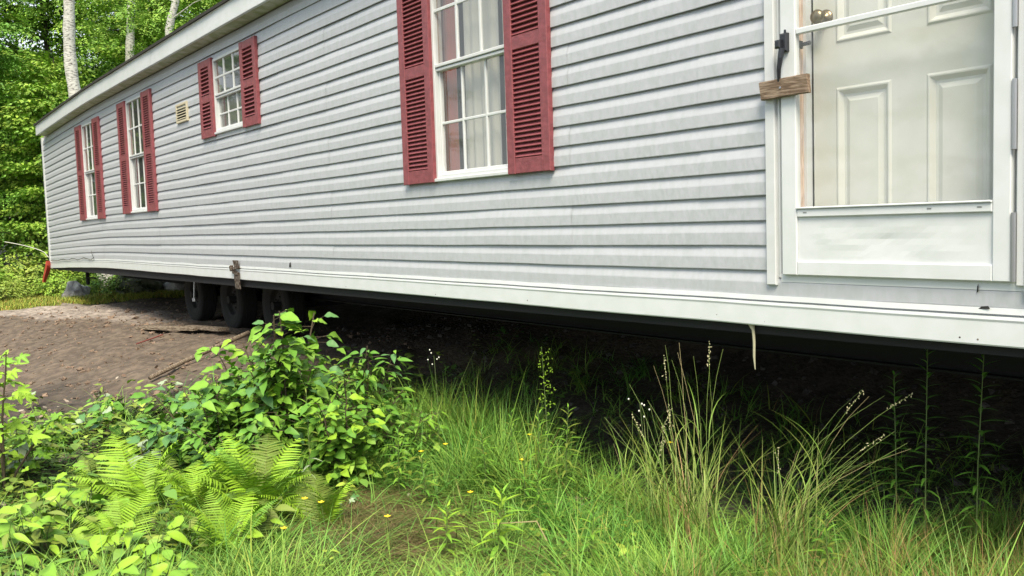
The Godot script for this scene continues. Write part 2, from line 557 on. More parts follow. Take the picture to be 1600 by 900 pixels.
	for b in [[vx - 0.185, vx - 0.155, 1.49, 1.69], [vx + 0.155, vx + 0.185, 1.49, 1.69], [vx - 0.155, vx + 0.155, 1.665, 1.69], [vx - 0.155, vx + 0.155, 1.49, 1.515]]:
		mb.bevel(b[0], b[1], b[2], b[3], 0.004, 0.032)
	var vent := obj("wall_vent", mb.mesh(), M.vent_plastic, home)
	for k in 5:
		mb = MB.new(); mb.box(Vector3(vx, 1.533 + k * 0.0275, 0.022), Vector3(0.308, 0.004, 0.03), Basis(Vector3.RIGHT, 0.75))
		obj("louvre", mb.mesh(), M.vent_plastic, vent)
	mb = MB.new(); mb.span(vx - 0.154, vx + 0.154, 1.516, 1.664, 0.0145, 0.0165)
	obj("vent_back", mb.mesh(), M.dark_gap, vent)
	# rusty tie-down buckle on the trim
	mb = MB.new()
	mb.quad(Vector3(-8.44, 0.055, 0.034), Vector3(-8.28, 0.055, 0.034), Vector3(-8.30, -0.02, 0.036), Vector3(-8.40, -0.02, 0.036))
	mb.box(Vector3(-8.36, -0.018, 0.04), Vector3(0.19, 0.022, 0.02), Basis(Vector3.BACK, 0.12))
	mb.box(Vector3(-8.45, -0.022, 0.045), Vector3(0.04, 0.05, 0.025), Basis(Vector3.BACK, 0.3))
	mb.box(Vector3(-8.36, -0.062, 0.04), Vector3(0.14, 0.03, 0.014), Basis(Vector3.BACK, -0.1))
	mb.box(Vector3(-8.34, -0.09, 0.036), Vector3(0.13, 0.07, 0.006))
	mb.box(Vector3(-8.34, -0.165, 0.032), Vector3(0.13, 0.10, 0.004), Basis(Vector3.RIGHT, 0.1))
	tag(obj("tie_down_buckle", mb.mesh(), M.rust, home), "rusty buckle and strap over the foot trim")
	# torn dark tabs
	for e in [[-7.12, 0.036, 0.05, 0.045], [-1.44, -0.0, 0.04, 0.012], [-1.462, 0.062, 0.008, 0.03], [-2.86, 1.375, 0.008, 0.012]]:
		mb = MB.new()
		var a := Vector3(e[0], e[1], 0.0195)
		mb.tri(a + Vector3(-e[2] / 2, -e[3] / 2, 0), a + Vector3(e[2] / 2, -e[3] / 3, 0.004), a + Vector3(e[2] / 3, e[3] / 2, 0.002))
		mb.tri(a + Vector3(-e[2] / 2, -e[3] / 2, 0), a + Vector3(e[2] / 3, e[3] / 2, 0.002), a + Vector3(-e[2] / 4, e[3] / 4, 0))
		obj("torn_tab", mb.mesh(), M.dark_gap, home)
	chassis(home)
	# wrinkled wire caught along the far trim
	mb = MB.new()
	var pts := []
	for i in 16:
		var x := -17.5 + i * 0.22
		pts.append(Vector3(x, sag(x) + 0.008 + 0.018 * sin(i * 1.7) * (0.4 + 0.05 * i), 0.034))
	pts.append(Vector3(-14.25, sag(-14.2) + 0.06, 0.04)); pts.append(Vector3(-14.3, sag(-14.2) + 0.12, 0.04))
	var rr := []
	for i in pts.size(): rr.append(0.005)
	mb.tube(pts, rr, 5)
	obj("loose_wire", mb.mesh(), M.black_metal, home)

func window(home: Node3D, cx: float, y0: float, y1: float, tall: bool, dy: float) -> void:
	var s := sag(cx) 
	var x0 := cx - 0.39
	var x1 := cx + 0.39
	var f := 0.026
	var mid := lerpf(y0, y1, 0.5)
	var mb := MB.new()
	mb.bevel(x0, x0 + f, y0, y1, -0.036, 0.0195); mb.bevel(x1 - f, x1, y0, y1, -0.036, 0.0195)
	mb.bevel(x0 + f, x1 - f, y1 - f, y1, -0.036, 0.019); mb.bevel(x0 + f, x1 - f, y0, y0 + f, -0.036, 0.019)
	mb.bevel(x0 - 0.01, x1 + 0.01, y0 - 0.016, y0 + 0.004, 0.0, 0.036)
	var fr := obj("window", mb.mesh(), M.white_paint, home, Transform3D(Basis(), Vector3(0, s, 0)))
	mb = MB.new()
	mb.bevel(x0 + f, x1 - f, mid - 0.006, mid + 0.014, -0.03, 0.0185); mb.bevel(x0 + f, x1 - f, mid - 0.028, mid - 0.009, -0.03, 0.010)
	obj("meeting_rail", mb.mesh(), M.white_paint, fr)
	var gx0 := x0 + f
	var gx1 := x1 - f
	var third := (gx1 - gx0) / 3.0
	for half in 2:
		var a := (mid + 0.014) if half == 1 else (y0 + f)
		var b := (y1 - f) if half == 1 else (mid - 0.028)
		var z := 0.011 if half == 1 else -0.014
		var w := 0.020 if half == 1 else 0.017
		for k in 2:
			mb = MB.new(); mb.bevel(gx0 + third * (k + 1) - w / 2, gx0 + third * (k + 1) + w / 2, a, b, z - 0.014, z)
			obj("muntin", mb.mesh(), M.white_paint, fr)
		mb = MB.new(); mb.bevel(gx0, gx1, (a + b) / 2 - w / 2, (a + b) / 2 + w / 2, z - 0.012, z - 0.002)
		obj("muntin", mb.mesh(), M.white_paint, fr)
		if half == 0:
			mb = MB.new()
			mb.bevel(gx0, gx0 + 0.012, a, b, -0.034, -0.009); mb.bevel(gx1 - 0.012, gx1, a, b, -0.034, -0.009); mb.bevel(gx0 + 0.012, gx1 - 0.012, a, a + 0.02, -0.034, -0.0095)
			obj("lower_sash", mb.mesh(), M.white_paint, fr)
		for r in 2:
			for k in 3:
				mb = MB.new()
				var ya := lerpf(a, b, r * 0.5); var yb := lerpf(a, b, r * 0.5 + 0.5)
				var zz := z - 0.008 + 0.0006 * ((k + r) % 2)
				mb.quad(Vector3(gx0 + third * k, ya, zz), Vector3(gx0 + third * (k + 1), ya, zz), Vector3(gx0 + third * (k + 1), yb, zz), Vector3(gx0 + third * k, yb, zz))
				obj("pane", mb.mesh(), M.glass if tall or half == 1 else M.dusty_glass, fr)
	# pair of louvred shutters
	for side in [-1, 1]:
		var sx0: float = cx - 0.39 - 0.365 if side < 0 else cx + 0.385
		var sx1: float = sx0 + 0.37
		shutter(home, sx0, sx1, (y0 - 0.018 if tall else y0 - 0.03) + dy * 0, y1 + 0.012 if tall else y1 + 0.018, s, 22 if tall else 7)

func shutter(home: Node3D, x0: float, x1: float, y0: float, y1: float, s: float, n: int) -> void:
	var mb := MB.new()
	var st := 0.068
	var zf := 0.043
	var mid := lerpf(y0, y1, 0.50)
	var rail := 0.075
	mb.bevel(x0, x0 + st, y0, y1, 0.014, zf); mb.bevel(x1 - st, x1, y0, y1, 0.014, zf)
	for r in [[y0, y0 + 0.085], [mid - rail / 2, mid + rail / 2], [y1 - 0.07, y1]]:
		mb.bevel(x0 + st, x1 - st, r[0] + 0.001, r[1] - 0.001, 0.014, zf - 0.003)
	mb.span(x0 + st, x1 - st, y0 + 0.02, y1 - 0.02, 0.0142, 0.0185)
	var sh := obj("shutter", mb.mesh(), M.shutter, home, Transform3D(Basis(), Vector3(0, s, 0)))
	for half in 2:
		var a := (y0 + 0.085) if half == 0 else (mid + rail / 2)
		var b := (mid - rail / 2) if half == 0 else (y1 - 0.07)
		var pitch := (b - a) / n
		mb = MB.new(); mb.box(Vector3((x0 + x1) / 2, 0, 0.03), Vector3(x1 - x0 - 2 * st - 0.001, 0.0055, pitch * 1.02), Basis(Vector3.RIGHT, 0.82))
		var me := mb.mesh()
		for k in n: obj("slat", me, M.shutter, sh, Transform3D(Basis(), Vector3(0, a + (k + 0.5) * pitch, 0)))

func door(home: Node3D) -> void:
	var mb := MB.new()
	# J trim and recess at both sides
	mb.bevel(-2.302, -2.256, 0.045, 2.14, 0.0, 0.031)
	mb.span(-2.256, -2.228, 0.075, 2.14, -0.01, 0.012)
	mb.span(-2.246, -2.240, 0.075, 2.14, 0.012, 0.019)
	mb.bevel(-1.338, -1.312, 0.075, 2.14, -0.02, 0.03); mb.bevel(-1.310, -1.262, 0.045, 2.14, 0.0, 0.036)
	mb.bevel(-2.302, -1.262, 2.142, 2.19, 0.0, 0.031)
	obj("door_trim", mb.mesh(), M.white_paint, home)
	mb = MB.new(); mb.span(-2.228, -2.178, 0.09, 2.1, -0.052, -0.001)
	obj("door_jamb", mb.mesh(), M.jamb_wood, home)
	mb = MB.new(); mb.span(-2.228, -2.166, 0.09, 2.1, -0.09, -0.0525); mb.span(-1.36, -1.33, 0.09, 2.1, -0.09, -0.001); mb.span(-2.228, -1.33, 2.05, 2.1, -0.14, -0.0915)
	obj("door_stop", mb.mesh(), M.white_paint, home)
	mb = MB.new(); mb.span(-2.24, -1.3, 0.058, 0.089, -0.12, 0.018)
	obj("door_sill", mb.mesh(), M.white_metal, home)
	# the entry door: six raised panels
	mb = MB.new()
	var px := [[-2.054, -1.833], [-1.693, -1.472]]
	var py := [[0.23, 0.802], [0.978, 1.60], [1.72, 1.93]]
	var rects := []
	for a in px:
		for b in py: rects.append([a[0], a[1], b[0], b[1]])
	holes(mb, -2.158, -1.362, 0.095, 2.045, -0.135, -0.09, rects)
	var ed := obj("entry_door", mb.mesh(), M.door_paint, home)
	for r in rects:
		mb = MB.new()
		var zs := [-0.0900, -0.0845, -0.0850, -0.1010, -0.1010, -0.0925]
		var ins := [-0.004, 0.004, 0.009, 0.024, 0.034, 0.052]
		for k in 5:
			var q := []
			for e in [k, k + 1]:
				var i: float = ins[e]
				q.append([Vector3(r[0] + i, r[2] + i, zs[e]), Vector3(r[1] - i, r[2] + i, zs[e]), Vector3(r[1] - i, r[3] - i, zs[e]), Vector3(r[0] + i, r[3] - i, zs[e])])
			for e in 4: mb.quad(q[0][e], q[0][(e + 1) % 4], q[1][(e + 1) % 4], q[1][e])
		mb.quad(Vector3(r[0] + 0.052, r[2] + 0.052, -0.0925), Vector3(r[1] - 0.052, r[2] + 0.052, -0.0925), Vector3(r[1] - 0.052, r[3] - 0.052, -0.0925), Vector3(r[0] + 0.052, r[3] - 0.052, -0.0925))
		obj("door_panel", mb.mesh(), M.door_paint, ed)
	mb = MB.new()
	mb.lathe(Vector3(-2.103, 1.078, -0.09), Basis(Vector3.RIGHT, Vector3.BACK, Vector3.DOWN), [Vector2(0, 0), Vector2(0.033, 0), Vector2(0.033, 0.004), Vector2(0.026, 0.011), Vector2(0.013, 0.015), Vector2(0.012, 0.032), Vector2(0.020, 0.038), Vector2(0.0275, 0.048), Vector2(0.028, 0.058), Vector2(0.022, 0.068), Vector2(0.010, 0.071), Vector2(0, 0.0715)], 28)
	obj("door_knob", mb.mesh(true), M.brass, ed)
	# the storm door hung outside it
	mb = MB.new()
	mb.bevel(-2.221, -2.153, 0.088, 2.08, 0.008, 0.036)
	mb.bevel(-1.409, -1.352, 0.088, 2.08, 0.008, 0.036)
	mb.bevel(-2.152, -1.410, 0.088, 0.142, 0.008, 0.0355)
	mb.bevel(-2.152, -1.410, 2.02, 2.08, 0.008, 0.0355)
	var sd := obj("storm_door", mb.mesh(), M.white_metal, home)
	mb = MB.new()
	mb.bevel(-2.152, -1.410, 0.314, 0.345, 0.012, 0.036); mb.bevel(-2.152, -1.410, 0.345, 0.353, 0.012, 0.043)
	obj("kick_rail", mb.mesh(), M.white_metal, sd)
	mb = MB.new()     # dented kick panel
	for i in 24:
		for j in 8:
			var c := []
			for e in [[0, 0], [1, 0], [1, 1], [0, 1]]:
				var u: float = (i + e[0]) / 24.0; var w: float = (j + e[1]) / 8.0
				c.append(mb.p(Vector3(lerpf(-2.152, -1.41, u), lerpf(0.142, 0.314, w), 0.026 + 0.006 * wob.get_noise_2d(u * 3.5, w * 2.0) * sin(u * PI) * sin(w * PI))))
			mb.q(c[0], c[1], c[2], c[3])
	obj("kick_panel", mb.mesh(), M.white_metal, sd)
	mb = MB.new(); mb.bevel(-2.152, -1.410, 1.014, 1.036, 0.014, 0.034)
	obj("glass_bar", mb.mesh(), M.white_metal, sd)
	for e in [[0.353, 1.014], [1.036, 2.02]]:
		mb = MB.new(); mb.quad(Vector3(-2.152, e[0], 0.022), Vector3(-1.41, e[0], 0.022), Vector3(-1.41, e[1], 0.022), Vector3(-2.152, e[1], 0.022))
		obj("storm_pane", mb.mesh(), M.glass, sd)
	for x in [-2.115, -1.45, -1.62]:
		mb = MB.new(); mb.bevel(x - 0.008, x + 0.008, 0.329, 0.334, 0.03, 0.0375, 0.001)
		obj("clip", mb.mesh(), M.steel, sd)
	for y in [0.2, 0.62, 1.0, 1.5]:
		mb = MB.new(); mb.tube([Vector3(-1.343, y - 0.11, 0.036), Vector3(-1.343, y + 0.11, 0.036)], [0.0075, 0.0075], 10)
		obj("hinge", mb.mesh(), M.steel, sd)
	# black pull handle with its lever, and the inside lever behind the glass
	mb = MB.new()
	mb.bevel(-2.212, -2.178, 0.955, 1.025, 0.036, 0.056, 0.006)
	mb.bevel(-2.222, -2.196, 0.968, 1.0, 0.056, 0.074, 0.006)
	mb.tube([Vector3(-2.197, 0.965, 0.056), Vector3(-2.199, 0.93, 0.064), Vector3(-2.206, 0.89, 0.064), Vector3(-2.213, 0.845, 0.056), Vector3(-2.2135, 0.825, 0.048)], [0.013, 0.0105, 0.0085, 0.006, 0.004], 8)
	mb.tube([Vector3(-2.19, 1.02, 0.046), Vector3(-2.19, 1.038, 0.046)], [0.006, 0.004], 8)
	obj("pull_handle", mb.mesh(), M.black_metal, sd)
	mb = MB.new()
	mb.bevel(-2.172, -2.156, 0.965, 0.995, -0.02, 0.006)
	mb.tube([Vector3(-2.164, 0.98, -0.012), Vector3(-2.12, 0.982, -0.014)], [0.007, 0.0085], 8)
	obj("inside_lever", mb.mesh(), M.black_metal, sd)

func ibeam(mb: MB, x0: float, x1: float, y0: float, y1: float, z: float) -> void:
	mb.span(x0, x1, y0 + 0.01, y1 - 0.01, z - 0.005, z + 0.005)
	mb.span(x0, x1, y0, y0 + 0.01, z - 0.05, z + 0.05)
	mb.span(x0, x1, y1 - 0.01, y1, z - 0.05, z + 0.05)

func chassis(home: Node3D) -> void:
	for z in [-0.9, -3.35]:
		var mb := MB.new()
		ibeam(mb, -16.4, 1.5, -0.395, -0.147, z)
		# swept rear end
		mb.quad(Vector3(-16.4, -0.395, z), Vector3(-16.4, -0.147, z), Vector3(-16.85, -0.147, z), Vector3(-16.62, -0.33, z))
		obj("frame_beam", mb.mesh(), M.chassis, home)
	for k in 15:
		var x := -16.2 + k * 1.22
		var mb := MB.new()
		mb.span(x - 0.04, x + 0.04, -0.25, -0.147, -3.34, -0.91)
		for e in [[-0.89, -0.12], [-3.36, -4.12]]:
			for w in [-0.003, 0.003]:
				mb.quad(Vector3(x + w, -0.30, e[0]), Vector3(x + w, -0.18, e[1]), Vector3(x + w, -0.147, e[1]), Vector3(x + w, -0.147, e[0]))
		obj("cross_member", mb.mesh(), M.chassis, home)
	# hanging bracket at the far end and a pale pipe beside the wheel
	var mb := MB.new(); mb.tube([Vector3(-16.55, -0.19, -0.35), Vector3(-16.55, -0.5, -0.35)], [0.035, 0.028], 6); mb.tube([Vector3(-16.55, -0.38, -0.35), Vector3(-16.2, -0.38, -0.4)], [0.015, 0.015], 6)
	obj("hanging_bracket", mb.mesh(), M.chassis, home)
	mb = MB.new(); mb.tube([Vector3(-10.72, -0.14, -0.32), Vector3(-10.73, -0.46, -0.30)], [0.012, 0.012], 6); mb.lathe(Vector3(-10.73, -0.46, -0.30), Basis(), [Vector2(0, -0.02), Vector2(0.025, -0.02), Vector2(0.025, 0.02), Vector2(0, 0.02)], 8)
	obj("hanging_pipe", mb.mesh(), M.steel, home)
	# a hanging drip of old insulation foam
	mb = MB.new(); mb.tube([Vector3(-2.405, -0.12, 0.0), Vector3(-2.395, -0.15, 0.0), Vector3(-2.388, -0.2, 0.004), Vector3(-2.391, -0.26, 0.002), Vector3(-2.385, -0.315, 0.004)], [0.016, 0.007, 0.006, 0.0055, 0.002], 7)
	tag(obj("hanging_foam", mb.mesh(true), M.foam, home), "pale strip of old foam hanging from the trim")
	# wheels: tyre prototypes shared by all six
	var tire := MB.new()
	var prof := [Vector2(0.19, -0.085), Vector2(0.24, -0.105), Vector2(0.30, -0.108), Vector2(0.335, -0.095), Vector2(0.348, -0.08)]
	for z in [-0.05, -0.016, 0.018, 0.052]:
		prof += [Vector2(0.352, z - 0.008), Vector2(0.352, z - 0.003), Vector2(0.342, z - 0.001), Vector2(0.342, z + 0.002), Vector2(0.352, z + 0.004)]
	prof += [Vector2(0.348, 0.08), Vector2(0.335, 0.095), Vector2(0.30, 0.108), Vector2(0.24, 0.105), Vector2(0.19, 0.085)]
	var ax := Basis(Vector3.RIGHT, Vector3.BACK, Vector3.DOWN)
	tire.lathe(Vector3.ZERO, ax, prof, 36)
	var tm := tire.mesh()
	var rimb := MB.new()
	rimb.lathe(Vector3.ZERO, ax, [Vector2(0.0, 0.03), Vector2(0.06, 0.03), Vector2(0.07, 0.045), Vector2(0.12, 0.04), Vector2(0.15, 0.02), Vector2(0.17, 0.03), Vector2(0.178, 0.075), Vector2(0.195, 0.088), Vector2(0.192, -0.09), Vector2(0.16, -0.06), Vector2(0.0, -0.05)], 30)
	for k in 5:
		var a := TAU * k / 5
		rimb.lathe(Vector3(cos(a) * 0.095, sin(a) * 0.095, 0.04), ax, [Vector2(0.012, 0), Vector2(0.012, 0.018), Vector2(0, 0.02)], 6)
	var rm := rimb.mesh()
	for x in [-11.5, -10.15, -8.85]:
		mb = MB.new()
		mb.tube([Vector3(x, -0.45, -0.5), Vector3(x, -0.45, -3.75)], [0.045, 0.045], 10)
		mb.span(x - 0.33, x + 0.33, -0.42, -0.395, -0.94, -0.86); mb.span(x - 0.33, x + 0.33, -0.42, -0.395, -3.39, -3.31)
		obj("axle", mb.mesh(), M.chassis, home)
		for z in [-0.62, -3.65]:
			var w := obj("wheel", rm, M.rim, home, Transform3D(Basis() if z > -2.0 else Basis(Vector3.UP, PI), Vector3(x, -0.45, z)))
			obj("tyre", tm, M.rubber, w)

func cloth(x0: float, x1: float, y0: float, y1: float, z: float, amp: float, waves: float, sd: float) -> ArrayMesh:
	var mb := MB.new()
	var n := maxi(12, int((x1 - x0) * 90))
	for j in 9:
		for i in n + 1:
			var u := float(i) / n
			var w := 1.0 + 0.25 * sin(j * 0.7 + sd)
			mb.p(Vector3(lerpf(x0, x1, u), lerpf(y0, y1, j / 8.0), z + amp * w * sin(u * waves * TAU + sd + 0.35 * sin(j * 0.5)) + amp * 0.4 * sin(u * waves * 2.7 * TAU + sd * 3)))
	for j in 8:
		for i in n:
			var k := j * (n + 1) + i
			mb.q(k, k + 1, k + n + 2, k + n + 1)
	return mb.mesh(true)

func make_loose_things() -> void:
	rng.seed = 200
	# curtains behind the near window and the far ones
	tag(obj("red_curtain", cloth(-5.02, -4.66, 0.5, 2.05, -0.082, 0.007, 3.0, 0.4), M.red_cloth), "rust red curtain inside the largest window, left of the sheer one", "curtain")
	tag(obj("sheer_curtain", cloth(-4.575, -4.215, 0.5, 2.05, -0.085, 0.009, 4.0, 1.1), M.sheer), "wide greyish sheer curtain beside the red one in the largest window", "curtain")
	tag(obj("sheer_curtain", cloth(-4.185, -3.95, 0.5, 2.05, -0.088, 0.008, 3.0, 2.3), M.sheer), "narrow pale sheer curtain at the right edge of the largest window", "curtain")
	var mb := MB.new(); mb.bevel(-4.648, -4.622, 0.5, 2.05, -0.085, -0.068); mb.bevel(-4.621, -4.10, 1.262, 1.28, -0.074, -0.064)
	tag(obj("sheer_curtain", cloth(-14.75, -14.60, 0.5, 2.0, -0.1, 0.012, 4.0, 0.2), M.sheer), "pale curtain at the left side of the farthest tall window", "curtain")
	tag(obj("sheer_curtain", cloth(-14.2, -14.02, 0.5, 2.0, -0.1, 0.012, 4.0, 0.9), M.sheer), "pale curtain at the right side of the farthest tall window", "curtain")
	tag(obj("sheer_curtain", cloth(-12.25, -12.10, 0.5, 2.0, -0.1, 0.012, 4.0, 0.2), M.sheer), "pale curtain at the left side of the second tall window", "curtain")
	tag(obj("sheer_curtain", cloth(-11.62, -11.45, 0.5, 2.0, -0.1, 0.012, 4.0, 0.6), M.sheer), "pale curtain at the right side of the second tall window", "curtain")
	# wooden turn button over the storm door
	mb = MB.new()
	var n := 14
	for i in n + 1:
		var u := float(i) / n
		var e := 0.003 * wob.get_noise_1d(i * 9.0)
		var k := mb.v.size()
		var x := lerpf(-0.109, 0.109, u)
		for c in [Vector2(-0.036 + e, -0.011), Vector2(-0.036 + e, 0.008), Vector2(-0.033 + e, 0.011), Vector2(0.033 + e * 0.6, 0.011), Vector2(0.036 + e * 0.6, 0.008), Vector2(0.036 + e * 0.6, -0.011)]:
			mb.p(Vector3(x + (0.005 * sin(c.x * 160.0) if i == 0 or i == n else 0.0), c.x, c.y))
		if i > 0:
			for c in 6: mb.q(k - 6 + c, k + c, k + (c + 1) % 6, k - 6 + (c + 1) % 6)
	for s in [0, n]:
		var k: int = s * 6
		mb.q(k, k + 1, k + 2, k + 3); mb.q(k, k + 3, k + 4, k + 5)
	var bd := obj("wooden_latch_board", mb.mesh(), M.old_board, null, Transform3D(Basis(Vector3.BACK, 0.02), Vector3(-2.192, 0.818, 0.049)))
	tag(bd, "weathered brown board screwed across the edge of the storm door", "board")
	mb = MB.new(); mb.lathe(Vector3(-0.012, 0.0, 0.011), Basis(Vector3.RIGHT, Vector3.BACK, Vector3.DOWN), [Vector2(0.005, 0), Vector2(0.0045, 0.002), Vector2(0, 0.0025)], 10)
	obj("screw", mb.mesh(), M.steel, bd)
	# red strip hanging from the far corner
	mb = MB.new()
	var rp := [[Vector3(-17.66, -0.09, 0.04), 0.045], [Vector3(-17.66, -0.17, 0.05), 0.05], [Vector3(-17.7, -0.27, 0.07), 0.045], [Vector3(-17.75, -0.38, 0.10), 0.036], [Vector3(-17.78, -0.47, 0.12), 0.028]]
	for i in rp.size():
		var o: Vector3 = rp[i][0]
		var w: float = rp[i][1]
		for c in [Vector3(-w, 0, -w * 0.6), Vector3(-w * 0.3, 0, w), Vector3(w, 0, w * 0.6), Vector3(w * 0.4, 0, -w)]: mb.p(o + c)
		if i > 0:
			for c in 4: mb.q(i * 4 + c, i * 4 + (c + 1) % 4, i * 4 - 4 + (c + 1) % 4, i * 4 - 4 + c)
	tag(obj("red_corner_strip", mb.mesh(), M.red_plastic), "faded red strip hanging from the far bottom corner of the home", "hanging strip")
	# pale cord from the far corner
	mb = MB.new()
	var pts := []
	var rr := []
	for i in 12:
		var u := i / 11.0
		pts.append(Vector3(-17.72 - 0.35 * u, -0.03 + 0.30 * sqrt(u), 0.03 + 0.62 * u)); rr.append(0.006)
	mb.tube(pts, rr, 5)
	tag(obj("pale_cord", mb.mesh(), M.pale_cord), "thin pale cord sticking out from the far corner of the home", "cord")
	# things lying on the dirt
	mb = MB.new()
	pts = []; rr = []
	for i in 10:
		var u := i / 9.0
		pts.append(Vector3(lerpf(-8.05, -8.75, u), lerpf(ground_y(-8.05, 0.95) + 0.05, ground_y(-8.75, -0.2) + 0.09, u) + 0.008 * sin(u * 3.0), lerpf(0.95, -0.2, u))); rr.append(0.021 + 0.004 * u)
	mb.tube(pts, rr, 8)
	tag(obj("wooden_pole", mb.mesh(true), M.grey_plank), "long thin grey pole lying on the dirt below the wheels", "pole")
	for e in [[Vector3(-10.75, 0, 0.0), Vector3(1.15, 0.03, 0.16), 0.30, "pale plank lying flat on the dirt beside the first wheel"], [Vector3(-10.15, 0, -0.22), Vector3(0.9, 0.03, 0.13), 0.12, "darker short plank lying behind the pale plank by the wheels"]]:
		mb = MB.new(); mb.box(Vector3.ZERO, e[1])
		var at: Vector3 = e[0]
		at.y = ground_y(at.x, at.z) + 0.055
		tag(obj("plank", mb.mesh(), M.grey_plank, null, Transform3D(Basis(Vector3.UP, e[2]) * Basis(Vector3.BACK, 0.03), at)), e[3], "plank", "planks on the dirt")
	mb = MB.new(); mb.tube([Vector3(-10.25, ground_y(-10.3, 0.45) + 0.02, 0.5), Vector3(-10.3, ground_y(-10.3, 0.2) + 0.06, 0.2)], [0.008, 0.008], 6)
	tag(obj("red_stick", mb.mesh(), M.dark_red), "short dark red stick lying on the dirt in front of the pale plank", "stick")

func rock(called: String, label: String, at: Vector3, s: Vector3, sd: int, m: Material, grp := "rocks on the far bank") -> void:
	var nz := FastNoiseLite.new(); nz.seed = sd; nz.frequency = 0.9; nz.fractal_octaves = 4
	var mb := MB.new()
	for j in 13:
		for i in 18:
			var a := TAU * i / 18; var b := PI * j / 12 - PI / 2
			var d := Vector3(cos(a) * cos(b), sin(b), sin(a) * cos(b))
			var k := 1.0 + 0.55 * nz.get_noise_3dv(d * 1.3) + 0.15 * nz.get_noise_3dv(d * 4.0)
			mb.p(Vector3(d.x * s.x, maxf(d.y, -0.5) * s.y, d.z * s.z) * k)
	for j in 12:
		for i in 18:
			var i2 := (i + 1) % 18
			mb.q(j * 18 + i, (j + 1) * 18 + i, (j + 1) * 18 + i2, j * 18 + i2)
	tag(obj(called, mb.mesh(sd % 2 == 0), m, null, Transform3D(Basis(), at)), label, "rock", grp)

# ------------------------------------------------------------------ foliage meshes
func leaf_mesh(l: float, w: float, pw := 0.75, ex := 1.0, fold := 0.25, droop := 0.25, seg := 6, wave := 0.0) -> ArrayMesh:
	var mb := MB.new()
	for i in seg + 1:
		var t := float(i) / seg
		var hw := w * 0.5 * pow(sin(PI * pow(t, pw)), ex) if i > 0 and i < seg else 0.0
		var y := -droop * l * t * t
		mb.tint = Color(0.84, 0.87, 0.82)
		mb.p(Vector3(-hw, y + fold * hw + wave * hw * sin(i * 2.1), l * t))
		mb.tint = Color(1.0, 0.99, 0.96)
		mb.p(Vector3(0, y, l * t))
		mb.tint = Color(0.90, 0.92, 0.87)
		mb.p(Vector3(hw, y + fold * hw - wave * hw * sin(i * 1.7), l * t))
	for i in seg:
		var k := i * 3
		mb.q(k + 3, k + 4, k + 1, k); mb.q(k + 4, k + 5, k + 2, k + 1)
	return mb.mesh(true)

func lobed_leaf(l: float, sd: int) -> ArrayMesh:      # maple-like, five pointed lobes
	var mb := MB.new()
	mb.tint = Color(1.05, 1.05, 1.0)
	var c := mb.p(Vector3(0, 0.0, l * 0.35))
	var first := -1
	var n := 44
	for i in n + 1:
		var a := lerpf(-2.7, 2.7, float(i) / n)
		var r := 0.21
		for e in [[0.0, 0.66, 0.50], [0.98, 0.55, 0.46], [-0.98, 0.55, 0.46], [1.95, 0.33, 0.42], [-1.95, 0.33, 0.42]]:
			r = maxf(r, e[1] * (1.0 - pow(absf(a - e[0]) / e[2], 0.8) * 0.62) if absf(a - e[0]) < e[2] else 0.0)
		r *= 1.0 + 0.05 * (i % 2)
		mb.tint = Color(0.95, 0.97, 0.92) * (1.0 - 0.06 * (i % 2))
		var k := mb.p(Vector3(sin(a) * r * l, -0.30 * l * r * r + 0.05 * sin(i * 0.9 + sd) * l, l * 0.35 + cos(a) * r * l))
		if i > 0: mb.t(c, k - 1, k)
	return mb.mesh(true)

func blade(mb: MB, o: Vector3, dir: Vector3, l: float, w: float, bend: float, seg: int) -> void:   # one grass blade
	var side := dir.cross(Vector3.UP).normalized()
	var k := mb.v.size()
	for i in seg + 1:
		var t := float(i) / seg
		var out := bend * t * t
		var p := o + Vector3.UP * l * (t - 0.42 * bend * t * t) + dir * l * (out * 0.85 + 0.10 * t)
		var hw := w * 0.5 * (1.0 - pow(t, 1.6)) * (0.75 + 0.5 * minf(1.0, t * 3.0))
		if i == seg:
			mb.p(p)
		else:
			mb.p(p - side * hw); mb.p(p + side * hw)
	for i in seg - 1:
		mb.q(k + i * 2, k + i * 2 + 1, k + i * 2 + 3, k + i * 2 + 2)
	mb.t(k + (seg - 1) * 2, k + (seg - 1) * 2 + 1, k + seg * 2)

func tuft(n: int, h0: float, h1: float, w: float, spread: float, b0: float, b1: float, seg := 4, dry := 0.1) -> ArrayMesh:
	var mb := MB.new()
	for i in n:
		var a := rf(0, TAU)
		var g := rf(0.6, 1.35)
		mb.tint = Color(0.95 * g + rf(-0.2, 0.3), g, 0.9 * g) * 0.5
		if rng.randf() < dry: mb.tint = Color(1.0, 0.42, 0.95) * rf(0.65, 1.0)
		var o := Vector3(rf(-1, 1), 0, rf(-1, 1)) * spread
		blade(mb, o, Vector3(cos(a), 0, sin(a)), rf(h0, h1), w * rf(0.55, 1.6), rf(b0, b1), seg)
	return mb.mesh(true)

